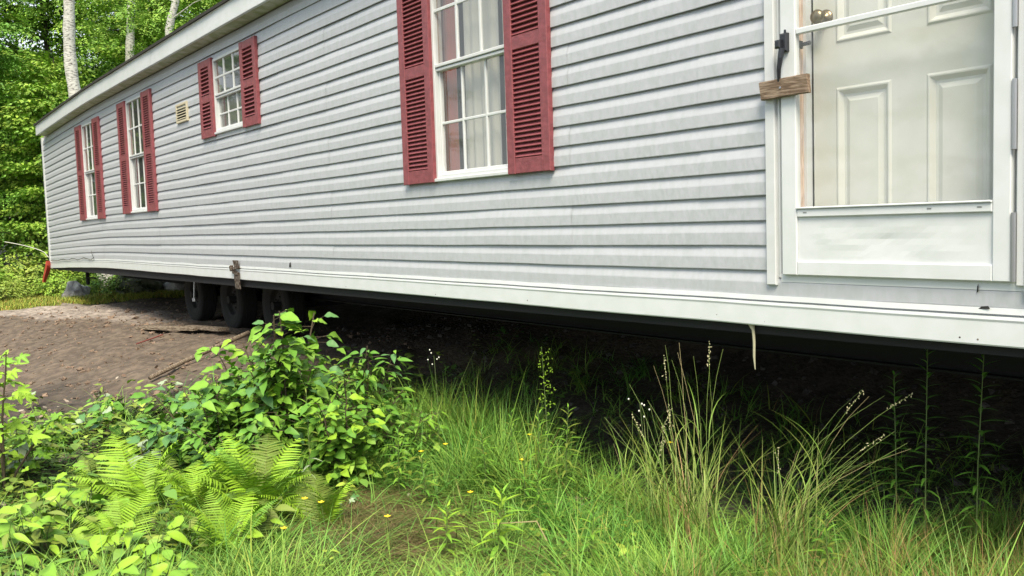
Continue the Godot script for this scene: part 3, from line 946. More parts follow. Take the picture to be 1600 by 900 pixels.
func spray(l: float, n: int, size: float, flat: float) -> ArrayMesh:     # a twig's worth of tree leaves
	var mb := MB.new()
	for i in n:
		var t := (i + 0.7) / n
		var s := -1.0 if i % 2 else 1.0
		var at := Vector3(s * l * 0.05 + rf(-0.10, 0.10) * l, rf(-1, 1) * flat * l - 0.15 * l * t * t, l * t + rf(-0.05, 0.05))
		var d := Vector3(s * rf(0.5, 1.2), rf(-0.7, 0.15), rf(0.3, 1.0)).normalized()
		var up := (Vector3.UP + Vector3(rf(-0.7, 0.7), 0, rf(-0.7, 0.7))).normalized()
		var b := aim(d, up)
		var sz := size * rf(0.7, 1.25)
		var g := rf(0.5, 0.9)
		mb.tint = Color(g * rf(0.85, 1.1), g, g * rf(0.8, 1.0))
		var k := mb.p(at)
		mb.p(at + b * Vector3(-0.30, 0.05, 0.42) * sz); mb.p(at + b * Vector3(-0.02, -0.04, 1.0) * sz); mb.p(at + b * Vector3(0.30, 0.05, 0.42) * sz)
		mb.t(k, k + 2, k + 1); mb.t(k, k + 3, k + 2)
	return mb.mesh(true)

func fern_frond(l: float, pairs: int, sd: int) -> ArrayMesh:
	rng.seed = 900 + sd
	var mb := MB.new()
	var at := func(t: float) -> Vector3: return Vector3(0.05 * l * sin(t * 2.0 + sd), l * (0.98 * t - 0.24 * t * t * t), l * (0.10 * t + 0.34 * t * t))
	for i in 12:     # the midrib
		var a: Vector3 = at.call(i / 12.0); var b: Vector3 = at.call((i + 1) / 12.0)
		var w := 0.0028 * (1.0 - i / 13.0)
		mb.tint = Color(0.9, 0.75, 0.8)
		mb.quad(a + Vector3(-w, 0, 0), a + Vector3(w, 0, 0), b + Vector3(w, 0, 0), b + Vector3(-w, 0, 0))
		mb.quad(a + Vector3(0, -w, w), a + Vector3(0, w, 0), b + Vector3(0, w, 0), b + Vector3(0, -w, w))
	for i in pairs:
		var t := lerpf(0.14, 0.985, float(i) / (pairs - 1))
		var p: Vector3 = at.call(t)
		var d: Vector3 = (at.call(minf(t + 0.02, 1.0)) - at.call(t - 0.02)).normalized()
		var nrm := d.cross(Vector3.RIGHT).normalized()
		if nrm.y < 0: nrm = -nrm
		var ln: float = l * 0.25 * pow(sin(PI * (0.12 + 0.88 * t) ), 0.75) * (1.15 - 0.35 * t) + 0.004
		for s in [-1.0, 1.0]:
			var g := rf(0.7, 1.0)
			mb.tint = Color(g * rf(0.9, 1.0), g, g)
			var dir: Vector3 = (Vector3(s, 0, 0) + d * 0.42 + nrm * rf(-0.25, 0.1)).normalized()
			var across := dir.cross(nrm).normalized()
			var n := maxi(3, int(ln / 0.0085))
			var k0 := -1
			for j in n:       # leaflets along the pinna, saw-edged
				var u0 := float(j) / n; var u1 := float(j + 1) / n
				var hw := 0.0115 * (1.0 - 0.85 * u0 * u0) * (0.6 + ln / l * 2.2)
				var c0 := p + dir * ln * u0 - nrm * ln * 0.18 * u0 * u0
				var c1 := p + dir * ln * u1 - nrm * ln * 0.18 * u1 * u1
				for sd2 in [-1.0, 1.0]:
					var k := mb.p(c0); mb.p(c1); mb.p(c0.lerp(c1, 0.85) + across * sd2 * hw - nrm * hw * 0.2); mb.p(c0.lerp(c1, 0.3) + across * sd2 * hw * 0.9)
					if sd2 > 0: mb.q(k, k + 3, k + 2, k + 1)
					else: mb.q(k, k + 1, k + 2, k + 3)
	return mb.mesh(true)

# ------------------------------------------------------------------ forest
func make_tree(called: String, label: String, o: Dictionary, mats: Dictionary) -> Node3D:
	rng.seed = o.seed
	var t := thing(called, label, "tree", Vector3.ZERO, o.group)
	var mb := MB.new()
	var h: float = o.h
	var pts := []; var rr := []
	var ph := rf(0, 6)
	for i in 9:
		var u := i / 8.0
		pts.append(Vector3(0.18 * sin(u * 3.0 + ph) * u * h * 0.12, h * u - 0.1, 0.18 * cos(u * 2.6 + ph) * u * h * 0.12))
		rr.append(o.r * (1.0 - 0.85 * u) + (0.35 * o.r if i == 0 else 0.0) + 0.006)
	mb.tube(pts, rr, 9)
	var tips := []
	for i in o.limbs:
		var u := lerpf(o.low, 0.97, pow((i + rng.randf()) / o.limbs, 0.85))
		var b: Vector3 = pts[int(u * 8)].lerp(pts[mini(8, int(u * 8) + 1)], u * 8 - int(u * 8))
		var a: float = i * 2.4 + rf(-0.5, 0.5)
		var len: float = o.wide * (1.05 - 0.75 * pow((u - o.low) / (1.0 - o.low), 1.4)) * rf(0.75, 1.15)
		var d := Vector3(cos(a), rf(0.05, 0.45), sin(a))
		var mid := b + d * len * 0.5 + Vector3(0, 0.05 * len, 0)
		var tip := b + d * len - Vector3(0, 0.10 * len, 0)
		var r0: float = o.r * (1.0 - 0.85 * u) * 0.45 + 0.006
		mb.tube([b, mid, tip], [r0, r0 * 0.6, 0.005], 5)
		tips.append([b, mid, tip, len])
	obj("trunk", mb.mesh(true), mats.bark, t)
	var xf := []; var col := []
	for k in o.sprays:
		var e: Array = tips[rng.randi() % tips.size()]
		var s: float = pow(rng.randf(), 0.7)
		var p: Vector3 = e[1].lerp(e[2], s * 2 - 1) if s > 0.5 else e[0].lerp(e[1], s * 2)
		var a := rf(0, TAU)
		p += Vector3(cos(a), rf(-0.35, 0.35), sin(a)) * rf(0, 0.42) * e[3] * (0.25 + 0.5 * s)
		var d: Vector3 = (e[2] - e[0]).normalized() * 0.6 + Vector3(cos(a), rf(-0.6, 0.15), sin(a))
		xf.append(Transform3D(aim(d, Vector3.UP + Vector3(rf(-0.4, 0.4), 0, rf(-0.4, 0.4)), rf(0.75, 1.3)), p))
		var g := rf(0.75, 1.25)
		col.append(o.col.lerp(o.col2, rng.randf()) * g * 1.38)
	many("crown", pick(o.mesh), M.tree_leaf, xf, col, t)
	return t

func put(o: Node3D, at: Vector3, turn: float, s := 1.0) -> Node3D:
	at.y += ground_y(at.x, at.z)
	o.position = at
	o.rotation.y = turn
	o.scale = Vector3(s, s * 1.0, s)
	return o

func again(o: Node3D, at: Vector3, turn: float, s := 1.0, label := "") -> Node3D:
	var c := o.duplicate()
	c.name = str(o.name).rstrip("0123456789_")
	add_child(c, true)
	put(c, at, turn, s)
	if label: c.set_meta("label", label)
	return c

func make_forest() -> void:
	rng.seed = 300
	var broad := [spray(0.62, 22, 0.115, 0.10), spray(0.55, 18, 0.125, 0.13)]
	var small := [spray(0.5, 26, 0.075, 0.16)]
	var dark := Color(0.13, 0.28, 0.05); var mid := Color(0.22, 0.40, 0.065); var lime := Color(0.36, 0.52, 0.085)
	var protos := [
		make_tree("broadleaf_tree", "tall broad-leaved forest tree with layered green branches", {"seed": 1, "h": 13.0, "r": 0.17, "limbs": 34, "low": 0.12, "wide": 3.4, "sprays": 2500, "mesh": broad, "col": dark, "col2": mid, "group": "forest trees"}, {"bark": M.bark}),
		make_tree("broadleaf_tree", "tall broad-leaved forest tree with yellow-green layered branches", {"seed": 2, "h": 12.0, "r": 0.15, "limbs": 32, "low": 0.10, "wide": 3.0, "sprays": 2300, "mesh": broad, "col": mid, "col2": lime, "group": "forest trees"}, {"bark": M.bark}),
		make_tree("young_tree", "young bushy tree leafy down to the ground in the wood", {"seed": 3, "h": 5.5, "r": 0.05, "limbs": 26, "low": 0.05, "wide": 1.7, "sprays": 1050, "mesh": broad, "col": mid, "col2": lime, "group": "young trees"}, {"bark": M.bark}),
		make_tree("young_tree", "young dark green tree leafy down to the ground in the wood", {"seed": 4, "h": 6.5, "r": 0.06, "limbs": 28, "low": 0.06, "wide": 2.0, "sprays": 1200, "mesh": small, "col": dark, "col2": mid, "group": "young trees"}, {"bark": M.bark})]
	# (x, z, kind, scale)
	var spots := [[-29.5, 1.2, 0, 1.0], [-31.5, -2.8, 1, 1.0], [-27.5, -4.6, 1, 0.85], [-34.0, -6.0, 0, 1.1], [-30.5, -8.0, 1, 1.05], [-37.0, -1.0, 0, 1.15], [-36.5, -11.0, 0, 1.1], [-31.0, -12.0, 0, 1.0], [-41.0, -8.5, 1, 1.2], [-42.0, 1.5, 0, 1.2], [-26.5, 3.8, 0, 0.95], [-33.0, 5.5, 1, 1.1], [-38.0, -16.0, 0, 1.1], [-29.0, -17.0, 1, 1.0], 
		[-24.8, -1.5, 2, 0.9], [-24.0, 1.6, 3, 0.9], [-26.0, 0.0, 3, 1.0], [-25.5, -5.2, 2, 0.9], [-27.5, -2.2, 2, 1.1], [-28.5, -7.0, 3, 1.0], [-30.0, -4.5, 3, 1.1], [-32.5, -0.8, 2, 1.2], [-33.5, -9.5, 3, 1.2], [-26.8, -9.0, 2, 1.0], [-35.0, -3.8, 2, 1.3], [-23.6, 4.0, 2, 1.0], [-30.5, 3.2, 3, 1.1], [-39.5, -8.0, 3, 1.3]]
	# the wood also closes in behind the home and round the yard
	for e in [[-20.0, -12.0, 0, 1.0], [-15.0, -11.0, 1, 1.0], [-10.0, -12.0, 0, 1.0], [-5.0, -11.0, 1, 1.0], [0.0, -12.0, 0, 1.0], [5.0, -11.0, 1, 1.0], [-12.5, -9.5, 3, 1.0], [-7.5, -9.5, 2, 1.0], [-2.5, -9.5, 3, 1.0], [2.5, -9.5, 2, 1.0], [-17.5, -9.5, 2, 1.0],
		[-27.5, 9.5, 1, 1.0], [-25.5, 7.5, 3, 1.0], [-30.0, 12.5, 0, 1.0], [-20.0, 24.0, 1, 1.0], [-13.0, 25.0, 0, 1.0], [-6.5, 24.0, 1, 1.0], [-1.0, 25.0, 0, 1.0], [6.0, 23.0, 1, 1.0], [-10.0, 22.0, 3, 1.0], [-3.5, 22.0, 2, 1.0]]: spots.append(e)
	var used := {}
	for s in spots:
		var turn := rf(0, TAU)
		if not used.has(s[2]):
			used[s[2]] = true
			put(protos[s[2]], Vector3(s[0], 0, s[1]), turn, s[3])
		else:
			var note := ""
			if s[0] == -24.8: note = "bright young tree right behind the far corner of the home"
			if s[0] == -26.0: note = "dark young tree at the left picture edge below the bright crowns"
			if s[0] == -25.5 and s[1] < 0.0: note = "young tree showing just above the eaves between the birches"
			if s[1] < -9.0 and s[0] > -21.0: note = "forest tree close behind the home" if s[2] < 2 else "young tree close behind the home"
			if s[1] > 7.0: note = "forest tree across the yard, mirrored in the window panes" if s[2] < 2 else "young tree across the yard, mirrored in the window panes"
			again(protos[s[2]], Vector3(s[0], 0, s[1]), turn, s[3], note)
	# birches: pale trunks seen above the eaves
	var thin := [spray(0.42, 22, 0.07, 0.2)]
	for b in [[Vector3(-21.4, 0, -1.30), 0.16, 9.0, 11, "white birch trunk standing clear just left of the roof edge", [Vector3(0, 0, -0.42), Vector3(0, 2.5, -0.22), Vector3(0, 4.08, -0.05), Vector3(0, 4.69, 0.01), Vector3(0, 5.37, 0.01), Vector3(0, 6.18, -0.04), Vector3(0, 8.0, -0.1)]],
		[Vector3(-23.5, 0, -4.1), 0.135, 9.0, 12, "kinked white birch trunk right above the roof edge", [Vector3(0, 0, 0.2), Vector3(0, 4.5, 0.12), Vector3(0, 6.0, 0.08), Vector3(0, 6.4, 0.03), Vector3(0, 6.78, -0.09), Vector3(0, 7.3, -0.22), Vector3(0, 8.4, -0.35)]],
		[Vector3(-26.0, 0, -3.55), 0.15, 10.0, 13, "pale birch trunk half hidden in leaves between the two clear birches", [Vector3(0, 0, 0), Vector3(0.1, 4.0, 0), Vector3(0.0, 7.0, -0.25), Vector3(0.1, 9.0, -0.4)]],
		[Vector3(-33.0, 0, -6.2), 0.15, 10.0, 14, "thin far birch trunk glimpsed low behind the leaves", [Vector3(0, 0, 0), Vector3(0.05, 4.0, 0), Vector3(0.2, 8.0, 0)]]]:
		var t := thing("birch_tree", b[4], "birch tree", Vector3(b[0].x, ground_y(b[0].x, b[0].z), b[0].z), "birches")
		var mb := MB.new()
		var cv := Curve3D.new()
		for p in b[5]: cv.add_point(p)
		cv.add_point(Vector3(b[5][-1].x + 0.1, b[2], b[5][-1].z))
		for i in cv.point_count:
			if i > 0 and i < cv.point_count - 1:
				var d: Vector3 = (cv.get_point_position(i + 1) - cv.get_point_position(i - 1)) * 0.16
				cv.set_point_in(i, -d); cv.set_point_out(i, d)
		var pts := []; var rr := []
		var ln := cv.get_baked_length()
		for i in 40:
			pts.append(cv.sample_baked(ln * i / 39.0)); rr.append(b[1] * (1.12 - 0.6 * i / 39.0) * (1.0 + 0.05 * sin(i * 1.9) + 0.03 * sin(i * 4.3)))
		mb.tube(pts, rr, 14)
		rng.seed = b[3]
		for i in 6:
			var p: Vector3 = pts[28 + i * 2]
			var a := rf(0, TAU)
			mb.tube([p, p + Vector3(cos(a), 0.5, sin(a)) * 0.7, p + Vector3(cos(a), 0.35, sin(a)) * 1.5], [0.02, 0.012, 0.004], 5)
		obj("trunk", mb.mesh(true), M.birch_bark, t)
		var xf := []; var col := []
		for i in 420:
			var a := rf(0, TAU)
			var p := Vector3(cos(a), 0, sin(a)) * rf(0.7, 2.4) + Vector3(0, rf(6.0, b[2] + 1.0), 0)
			xf.append(Transform3D(aim(Vector3(cos(a), -0.5, sin(a)), Vector3.UP, rf(0.8, 1.2)), p)); col.append(mid.lerp(lime, rng.randf()) * rf(1.1, 1.65))
		many("crown", thin[0], M.tree_leaf, xf, col, t)

# ------------------------------------------------------------------ the bank beyond the track
func make_roadside() -> void:
	rng.seed = 400
	rock("rock", "light grey boulder at the edge of the grass beyond the track", Vector3(-17.9, -0.80, -0.42), Vector3(0.24, 0.27, 0.24), 4, M.stone)
	rock("rock", "dark mossy boulder under the far end of the home", Vector3(-18.0, -0.75, -1.6), Vector3(0.45, 0.38, 0.5), 5, M.mossy_stone)
	rock("rock", "flat grey stone right of the mossy boulder", Vector3(-17.6, -0.78, -2.2), Vector3(0.3, 0.22, 0.35), 6, M.stone)
	rock("rock", "brownish stone nearest the first wheel on the bank", Vector3(-17.9, -0.74, -3.0), Vector3(0.4, 0.34, 0.45), 8, M.stone)
	# low bushes
	var bushm := spray(0.34, 18, 0.085, 0.25)
	var cols := [[Color(0.17, 0.31, 0.035), Color(0.29, 0.43, 0.06)], [Color(0.11, 0.23, 0.035), Color(0.2, 0.34, 0.06)], [Color(0.24, 0.34, 0.06), Color(0.36, 0.45, 0.09)]]
	var names := ["low leafy bush on the bank beyond the track", "low dark leafy bush on the bank beyond the track", "low yellow-green bush on the bank beyond the track"]
	var kinds := []
	for k in 3:
		var t := thing("low_bush", names[k], "bush", Vector3.ZERO, "bushes on the bank")
		var mb := MB.new()
		for i in 9:
			var a := i * 2.4
			mb.tube([Vector3(0, -0.05, 0), Vector3(cos(a) * 0.2, 0.3, sin(a) * 0.2), Vector3(cos(a) * 0.45, 0.55, sin(a) * 0.45)], [0.012, 0.008, 0.003], 4)
		obj("stem", mb.mesh(), M.stem_brown, t)
		var xf := []; var col := []
		for i in 170:
			var a := rf(0, TAU); var e := pow(rng.randf(), 0.6)
			var p := Vector3(cos(a) * 0.75 * e, rf(0.08, 0.8) * (1.05 - 0.55 * e), sin(a) * 0.75 * e)
			xf.append(Transform3D(aim(Vector3(cos(a), rf(-0.3, 0.5), sin(a)), Vector3.UP, rf(0.7, 1.2)), p)); col.append(cols[k][0].lerp(cols[k][1], rng.randf()) * rf(1.1, 1.65))
		many("foliage", bushm, M.tree_leaf, xf, col, t)
		kinds.append(t)
	var used := {}
	var front := []
	var places := [[0.8, "low bush at the left picture edge, above the grass verge"], [0.2, "low bush on the bank just left of the red corner strip"], [-0.4, "low bush directly behind the light grey boulder"], [-1.0, "low bush between the light grey boulder and the hanging bracket"], [-1.5, "low bush right of the hanging bracket, over the mossy boulder"], [-2.1, "low bush behind the flat grey stone under the home"], [-2.7, "low bush seen just left of the first wheel"]]
	for i in 54:
		var x := rf(-23.5, -18.4)
		var z := rf(-8.5, 2.8)
		if i < 18: x = rf(-18.8, -18.1); z = -8.0 + i * 0.58
		if x > -18.6 and z > -0.75 and z < 0.2: x -= 0.7
		var k := rng.randi() % 3
		var s := rf(0.6, 1.0) * (0.72 if x > -19.2 else 1.05)
		if not used.has(k):
			used[k] = true
			put(kinds[k], Vector3(x, 0, z), rf(0, TAU), s)
		else:
			var b := again(kinds[k], Vector3(x, 0, z), rf(0, TAU), s)
			if i < 18: front.append(b)
	for p in places:      # the bushes of the front row, told apart by what they stand beside
		var best: Node3D = null
		for b in front:
			if best == null or absf(b.position.z - p[0]) < absf(best.position.z - p[0]): best = b
		if best:
			front.erase(best)
			best.set_meta("label", p[1])
	# short grass verge
	var tm := tuft(16, 0.05, 0.13, 0.007, 0.07, 0.2, 0.9, 3, 0.08)
	var xf := []; var col := []
	var nz := FastNoiseLite.new(); nz.seed = 5; nz.frequency = 0.5
	for i in 7000:
		var x := rf(-19.5, -15.8); var z := rf(-6.0, 2.6)
		if x > -16.2 + 0.5 * nz.get_noise_2d(x, z): continue
		xf.append(Transform3D(Basis(Vector3.UP, rf(0, TAU)).scaled(Vector3(1, rf(0.6, 1.2), 1)), Vector3(x, ground_y(x, z) - 0.01, z)))
		col.append(Color(0.50, 0.64, 0.09).lerp(Color(0.70, 0.70, 0.15), rng.randf()) * rf(0.8, 1.15))
	tag(many("grass_verge", tm, M.grass, xf, col), "short yellow-green grass verge beyond the dirt track", "grass")
	# clods and pebbles on the dirt
	var cm := MB.new()
	for j in 4:
		for i in 6:
			var a := TAU * i / 6; var b := PI * j / 3 - PI / 2
			cm.p(Vector3(cos(a) * cos(b), sin(b) * 0.6, sin(a) * cos(b)) * (1.0 + 0.3 * sin(i * 3.0 + j * 2.0)))
	for j in 3:
		for i in 6: cm.q(j * 6 + i, (j + 1) * 6 + i, (j + 1) * 6 + (i + 1) % 6, j * 6 + (i + 1) % 6)
	var clod := cm.mesh()
	xf = []; col = []
	for i in 2600:
		var x := rf(-15.5, -7.0); var z := rf(-1.5, 3.0)
		var s := 0.006 + 0.03 * pow(rng.randf(), 5.0)
		var d1 := (x + 11.5) * 0.41 + (z + 0.5) * 0.91
		if d1 > -0.2 and d1 < 0.35: s *= 1.5
		xf.append(Transform3D(Basis(Vector3(rf(-1, 1), rf(-1, 1), rf(-1, 1)).normalized(), rf(0, TAU)).scaled(Vector3(s, s * 0.8, s)), Vector3(x, ground_y(x, z) + 0.004, z)))
		col.append(Color(0.20, 0.14, 0.10) * rf(0.6, 1.35))
	tag(many("dirt_clods", clod, M.litter, xf, col), "crumbled clods and pebbles over the dirt bank", "dirt")
	xf = []; col = []
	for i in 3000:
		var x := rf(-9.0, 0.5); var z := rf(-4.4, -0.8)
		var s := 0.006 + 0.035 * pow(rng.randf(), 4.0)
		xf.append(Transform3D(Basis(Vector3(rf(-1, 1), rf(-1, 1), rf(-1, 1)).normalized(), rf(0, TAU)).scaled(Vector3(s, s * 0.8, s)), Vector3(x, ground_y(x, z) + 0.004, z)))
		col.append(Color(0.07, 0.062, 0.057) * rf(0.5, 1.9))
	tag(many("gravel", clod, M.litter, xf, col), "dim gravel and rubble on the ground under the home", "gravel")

# ------------------------------------------------------------------ plants in front
func bush(called: String, label: String, at: Vector3, o: Dictionary) -> Node3D:
	rng.seed = o.seed
	at.y = ground_y(at.x, at.z)
	var t := thing(called, label, o.get("cat", "shrub"), at, o.get("group", ""))
	var mb := MB.new()
	var left: int = o.leaves
	var spots := []
	for i in o.stems:
		var a: float = o.get("turn", 0.0) + i * 2.399 + rf(-0.3, 0.3)
		var hh: float = o.h * (1.0 if i == 0 else rf(0.55, 0.98))
		var sp_: float = o.spread * rf(0.45, 1.05) * (1.25 - 0.6 * hh / o.h)
		var lean: Vector3 = o.get("lean", Vector3.ZERO)
		var pts := []; var rr := []
		for k in 7:
			var u := k / 6.0
			pts.append(Vector3(cos(a) * sp_ * pow(u, 1.25), hh * u * (1.0 - 0.08 * u) - 0.03, sin(a) * sp_ * pow(u, 1.25)) + lean * u * u + Vector3(rf(-1, 1), 0, rf(-1, 1)) * 0.012)
			rr.append(0.0085 * o.h * (1.0 - 0.75 * u) + 0.0012)
		mb.tube(pts, rr, 5)
		var n: int = maxi(3, int(left / (o.stems - i)))
		left -= n
		for k in n:
			var u := lerpf(o.get("low", 0.2), 1.0, pow((k + rng.randf()) / n, o.get("pow", 0.75)))
			var f := u * 6.0
			var p: Vector3 = pts[mini(5, int(f))].lerp(pts[mini(6, int(f) + 1)], f - mini(5, int(f)))
			var b := rf(0, TAU)
			var d := Vector3(cos(b), rf(-0.1, 0.5), sin(b)).normalized()
			var tw: float = rf(0.02, o.get("twig", 0.2)) * (1.15 - 0.8 * u)
			var q := p + d * tw
			if tw > 0.04: mb.tube([p, q], [0.0022, 0.0012], 3, false)
			spots.append([q, d])
	obj("stem", mb.mesh(), M[o.get("stem", "stem_brown")], t)
	var ls: Array = o.lsize
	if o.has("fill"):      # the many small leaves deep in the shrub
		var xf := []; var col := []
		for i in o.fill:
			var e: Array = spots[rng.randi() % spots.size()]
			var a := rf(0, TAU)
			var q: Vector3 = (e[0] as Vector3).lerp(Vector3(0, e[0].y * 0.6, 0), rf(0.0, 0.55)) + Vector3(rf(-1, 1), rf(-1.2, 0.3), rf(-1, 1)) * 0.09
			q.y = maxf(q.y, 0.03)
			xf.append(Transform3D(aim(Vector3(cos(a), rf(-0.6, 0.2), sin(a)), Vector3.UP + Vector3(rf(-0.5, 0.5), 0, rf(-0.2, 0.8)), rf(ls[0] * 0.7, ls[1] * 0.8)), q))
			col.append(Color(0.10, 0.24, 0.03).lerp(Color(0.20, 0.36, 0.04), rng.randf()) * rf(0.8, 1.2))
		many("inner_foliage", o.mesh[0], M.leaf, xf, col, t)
	for s in spots:
		var d: Vector3 = s[1]
		d.y = rf(-0.45, 0.25)
		var up := Vector3(rf(-0.5, 0.5), 1.0, rf(-0.5, 0.5)) + Vector3(0.15, 0, 0.35)
		var m: Material = M[pick(o.mats)]
		obj("leaf", pick(o.mesh), m, t, Transform3D(aim(d, up, rf(ls[0], ls[1])), s[0]))
	return t

func weed(called: String, label: String, at: Vector3, o: Dictionary) -> Node3D:     # upright stem set round with narrow leaves
	rng.seed = o.seed
	at.y = ground_y(at.x, at.z)
	var t := thing(called, label, "weed", at, o.get("group", "tall weeds"))
	var mb := MB.new()
	var h: float = o.h
	var lean := Vector3(rf(-0.08, 0.08), 0, rf(-0.08, 0.08)) * h
	mb.tube([Vector3(0, -0.02, 0), Vector3(0, h * 0.5, 0) + lean * 0.3, Vector3(0, h, 0) + lean], [0.0034, 0.0026, 0.0014], 6)
	obj("stem", mb.mesh(true), M[o.get("stem", "stem_green")], t)
	for k in o.leaves:
		var u := lerpf(o.get("low", 0.25), 1.0, float(k) / o.leaves)
		var a: float = k * 2.399
		var p := Vector3(0, h * u, 0) + lean * u * u
		var el := lerpf(0.05, 1.2, pow(u, 3.0))
		var d := Vector3(cos(a), el, sin(a))
		var s: float = o.size * (0.75 + 0.4 * sin(PI * minf(1.0, u * 0.9))) * (1.0 - 0.45 * pow(u, 6.0)) * rf(0.85, 1.15)
		obj("leaf", o.mesh, M[pick(o.mats)], t, Transform3D(aim(d, Vector3.UP + Vector3(cos(a), 0, sin(a)) * -0.3, s), p))
	return t

func make_undergrowth() -> void:
	rng.seed = 500
	var ov := [leaf_mesh(1.0, 0.62, 0.72, 0.9, 0.22, 0.28, 7, 0.16), leaf_mesh(1.0, 0.56, 0.75, 1.0, 0.35, 0.45, 7, 0.2), leaf_mesh(1.0, 0.66, 0.7, 0.9, 0.12, 0.15, 7, 0.14)]
	var nar := [leaf_mesh(1.0, 0.36, 0.75, 1.1, 0.3, 0.35, 6, 0.05), leaf_mesh(1.0, 0.30, 0.72, 1.1, 0.3, 0.2, 6, 0.04)]
	var lan := leaf_mesh(1.0, 0.17, 0.7, 1.1, 0.3, 0.30, 6)
	var rnd := [leaf_mesh(1.0, 0.85, 0.66, 0.8, 0.1, 0.2, 7, 0.05)]
	var map := [lobed_leaf(1.0, 1), lobed_leaf(1.0, 4)]
	# the big shrub under the trim, made of three neighbours
	bush("leafy_shrub", "tallest broad-leaved shrub, rising to the trim of the home", Vector3(-5.15, 0, 0.92), {"seed": 21, "stems": 9, "h": 1.2, "spread": 0.40, "leaves": 290, "fill": 700, "mesh": ov, "mats": ["leaf_fresh", "leaf_mid", "leaf_fresh", "leaf_lime", "leaf_blue"], "lsize": [0.065, 0.125], "twig": 0.26, "low": 0.15, "lean": Vector3(0.06, 0, 0.05)})
	bush("leafy_shrub", "light green shrub standing close on the left of the tallest shrub", Vector3(-5.5, 0, 0.95), {"seed": 28, "stems": 9, "h": 1.0, "spread": 0.40, "leaves": 280, "fill": 600, "mesh": ov, "mats": ["leaf_fresh", "leaf_fresh", "leaf_mid", "leaf_lime"], "lsize": [0.06, 0.115], "twig": 0.24, "low": 0.15})
	bush("leafy_shrub", "dark narrow-leaved shrub right of the tallest shrub, in the shade", Vector3(-5.12, 0, 0.46), {"seed": 22, "stems": 9, "h": 0.95, "spread": 0.40, "leaves": 285, "fill": 600, "mesh": nar, "mats": ["leaf_mid", "leaf_fresh", "leaf_mid", "leaf_blue", "leaf_mid"], "lsize": [0.06, 0.12], "twig": 0.24, "low": 0.12})
	bush("leafy_shrub", "low spreading green shrub left of the tallest shrub", Vector3(-5.6, 0, 1.2), {"seed": 23, "stems": 10, "h": 0.72, "spread": 0.58, "leaves": 280, "fill": 450, "mesh": ov, "mats": ["leaf_fresh", "leaf_mid", "leaf_mid", "leaf_blue"], "lsize": [0.07, 0.12], "twig": 0.22, "low": 0.15})
	bush("leafy_shrub", "fresh green shrub of round leaves in front of the dark shrub", Vector3(-4.72, 0, 0.78), {"seed": 24, "stems": 7, "h": 0.66, "spread": 0.34, "leaves": 200, "fill": 250, "mesh": rnd + ov, "mats": ["leaf_fresh", "leaf_mid", "leaf_lime"], "lsize": [0.055, 0.09], "twig": 0.18, "low": 0.15})
	bush("leafy_shrub", "mixed low green shrub behind the right fern", Vector3(-5.0, 0, 1.22), {"seed": 25, "stems": 10, "h": 0.62, "spread": 0.52, "leaves": 280, "fill": 400, "mesh": ov + nar, "mats": ["leaf_fresh", "leaf_mid", "leaf_mid"], "lsize": [0.055, 0.10], "twig": 0.2, "low": 0.1})
	bush("leafy_shrub", "shaded shrub at the foot of the dirt bank behind the tallest shrub", Vector3(-6.0, 0, 0.42), {"seed": 26, "stems": 8, "h": 0.66, "spread": 0.46, "leaves": 220, "fill": 300, "mesh": ov, "mats": ["leaf_mid", "leaf_fresh"], "lsize": [0.06, 0.11], "twig": 0.2, "low": 0.15})
	bush("leafy_shrub", "small dark shrub in the grass right of the shrub cluster", Vector3(-4.9, 0, 0.22), {"seed": 27, "stems": 7, "h": 0.46, "spread": 0.34, "leaves": 170, "fill": 200, "mesh": nar, "mats": ["leaf_mid", "leaf_fresh"], "lsize": [0.05, 0.09], "twig": 0.16, "low": 0.15})
	# sapling at the left edge of the view
	bush("maple_sapling", "lime green maple sapling at the left edge of the view", Vector3(-5.9, 0, 2.36), {"seed": 31, "cat": "sapling", "stems": 5, "h": 1.0, "spread": 0.34, "leaves": 80, "mesh": map, "mats": ["leaf_lime", "leaf_lime", "leaf_fresh"], "lsize": [0.09, 0.15], "twig": 0.2, "low": 0.3, "stem": "stem_brown"})
	bush("leafy_shrub", "yellow-green shrub at the left edge below the maple sapling", Vector3(-6.2, 0, 2.22), {"seed": 32, "stems": 9, "h": 0.42, "spread": 0.5, "leaves": 150, "mesh": ov, "mats": ["leaf_lime", "leaf_fresh", "leaf_olive", "leaf_lime"], "lsize": [0.05, 0.09], "twig": 0.15, "low": 0.15})
	# plants showing pale leaf undersides
	bush("bramble", "bramble showing silvery leaf undersides behind the left fern", Vector3(-5.75, 0, 1.62), {"seed": 41, "cat": "bramble", "group": "silvery brambles", "stems": 3, "h": 0.34, "spread": 0.2, "leaves": 16, "mesh": ov, "mats": ["leaf_silver", "leaf_silver", "leaf_blue"], "lsize": [0.09, 0.13], "twig": 0.1, "low": 0.5})
	bush("bramble", "small bramble with silvery leaves on the litter beyond the left fern", Vector3(-6.6, 0, 1.68), {"seed": 42, "cat": "bramble", "group": "silvery brambles", "stems": 3, "h": 0.32, "spread": 0.2, "leaves": 14, "mesh": ov, "mats": ["leaf_silver", "leaf_blue", "leaf_mid"], "lsize": [0.08, 0.12], "twig": 0.1, "low": 0.5})
	bush("bramble", "bramble with drooping silvery leaves near the left edge", Vector3(-6.1, 0, 2.2), {"seed": 43, "cat": "bramble", "group": "silvery brambles", "stems": 2, "h": 0.36, "spread": 0.15, "leaves": 9, "mesh": nar, "mats": ["leaf_silver"], "lsize": [0.10, 0.14], "twig": 0.1, "low": 0.6})
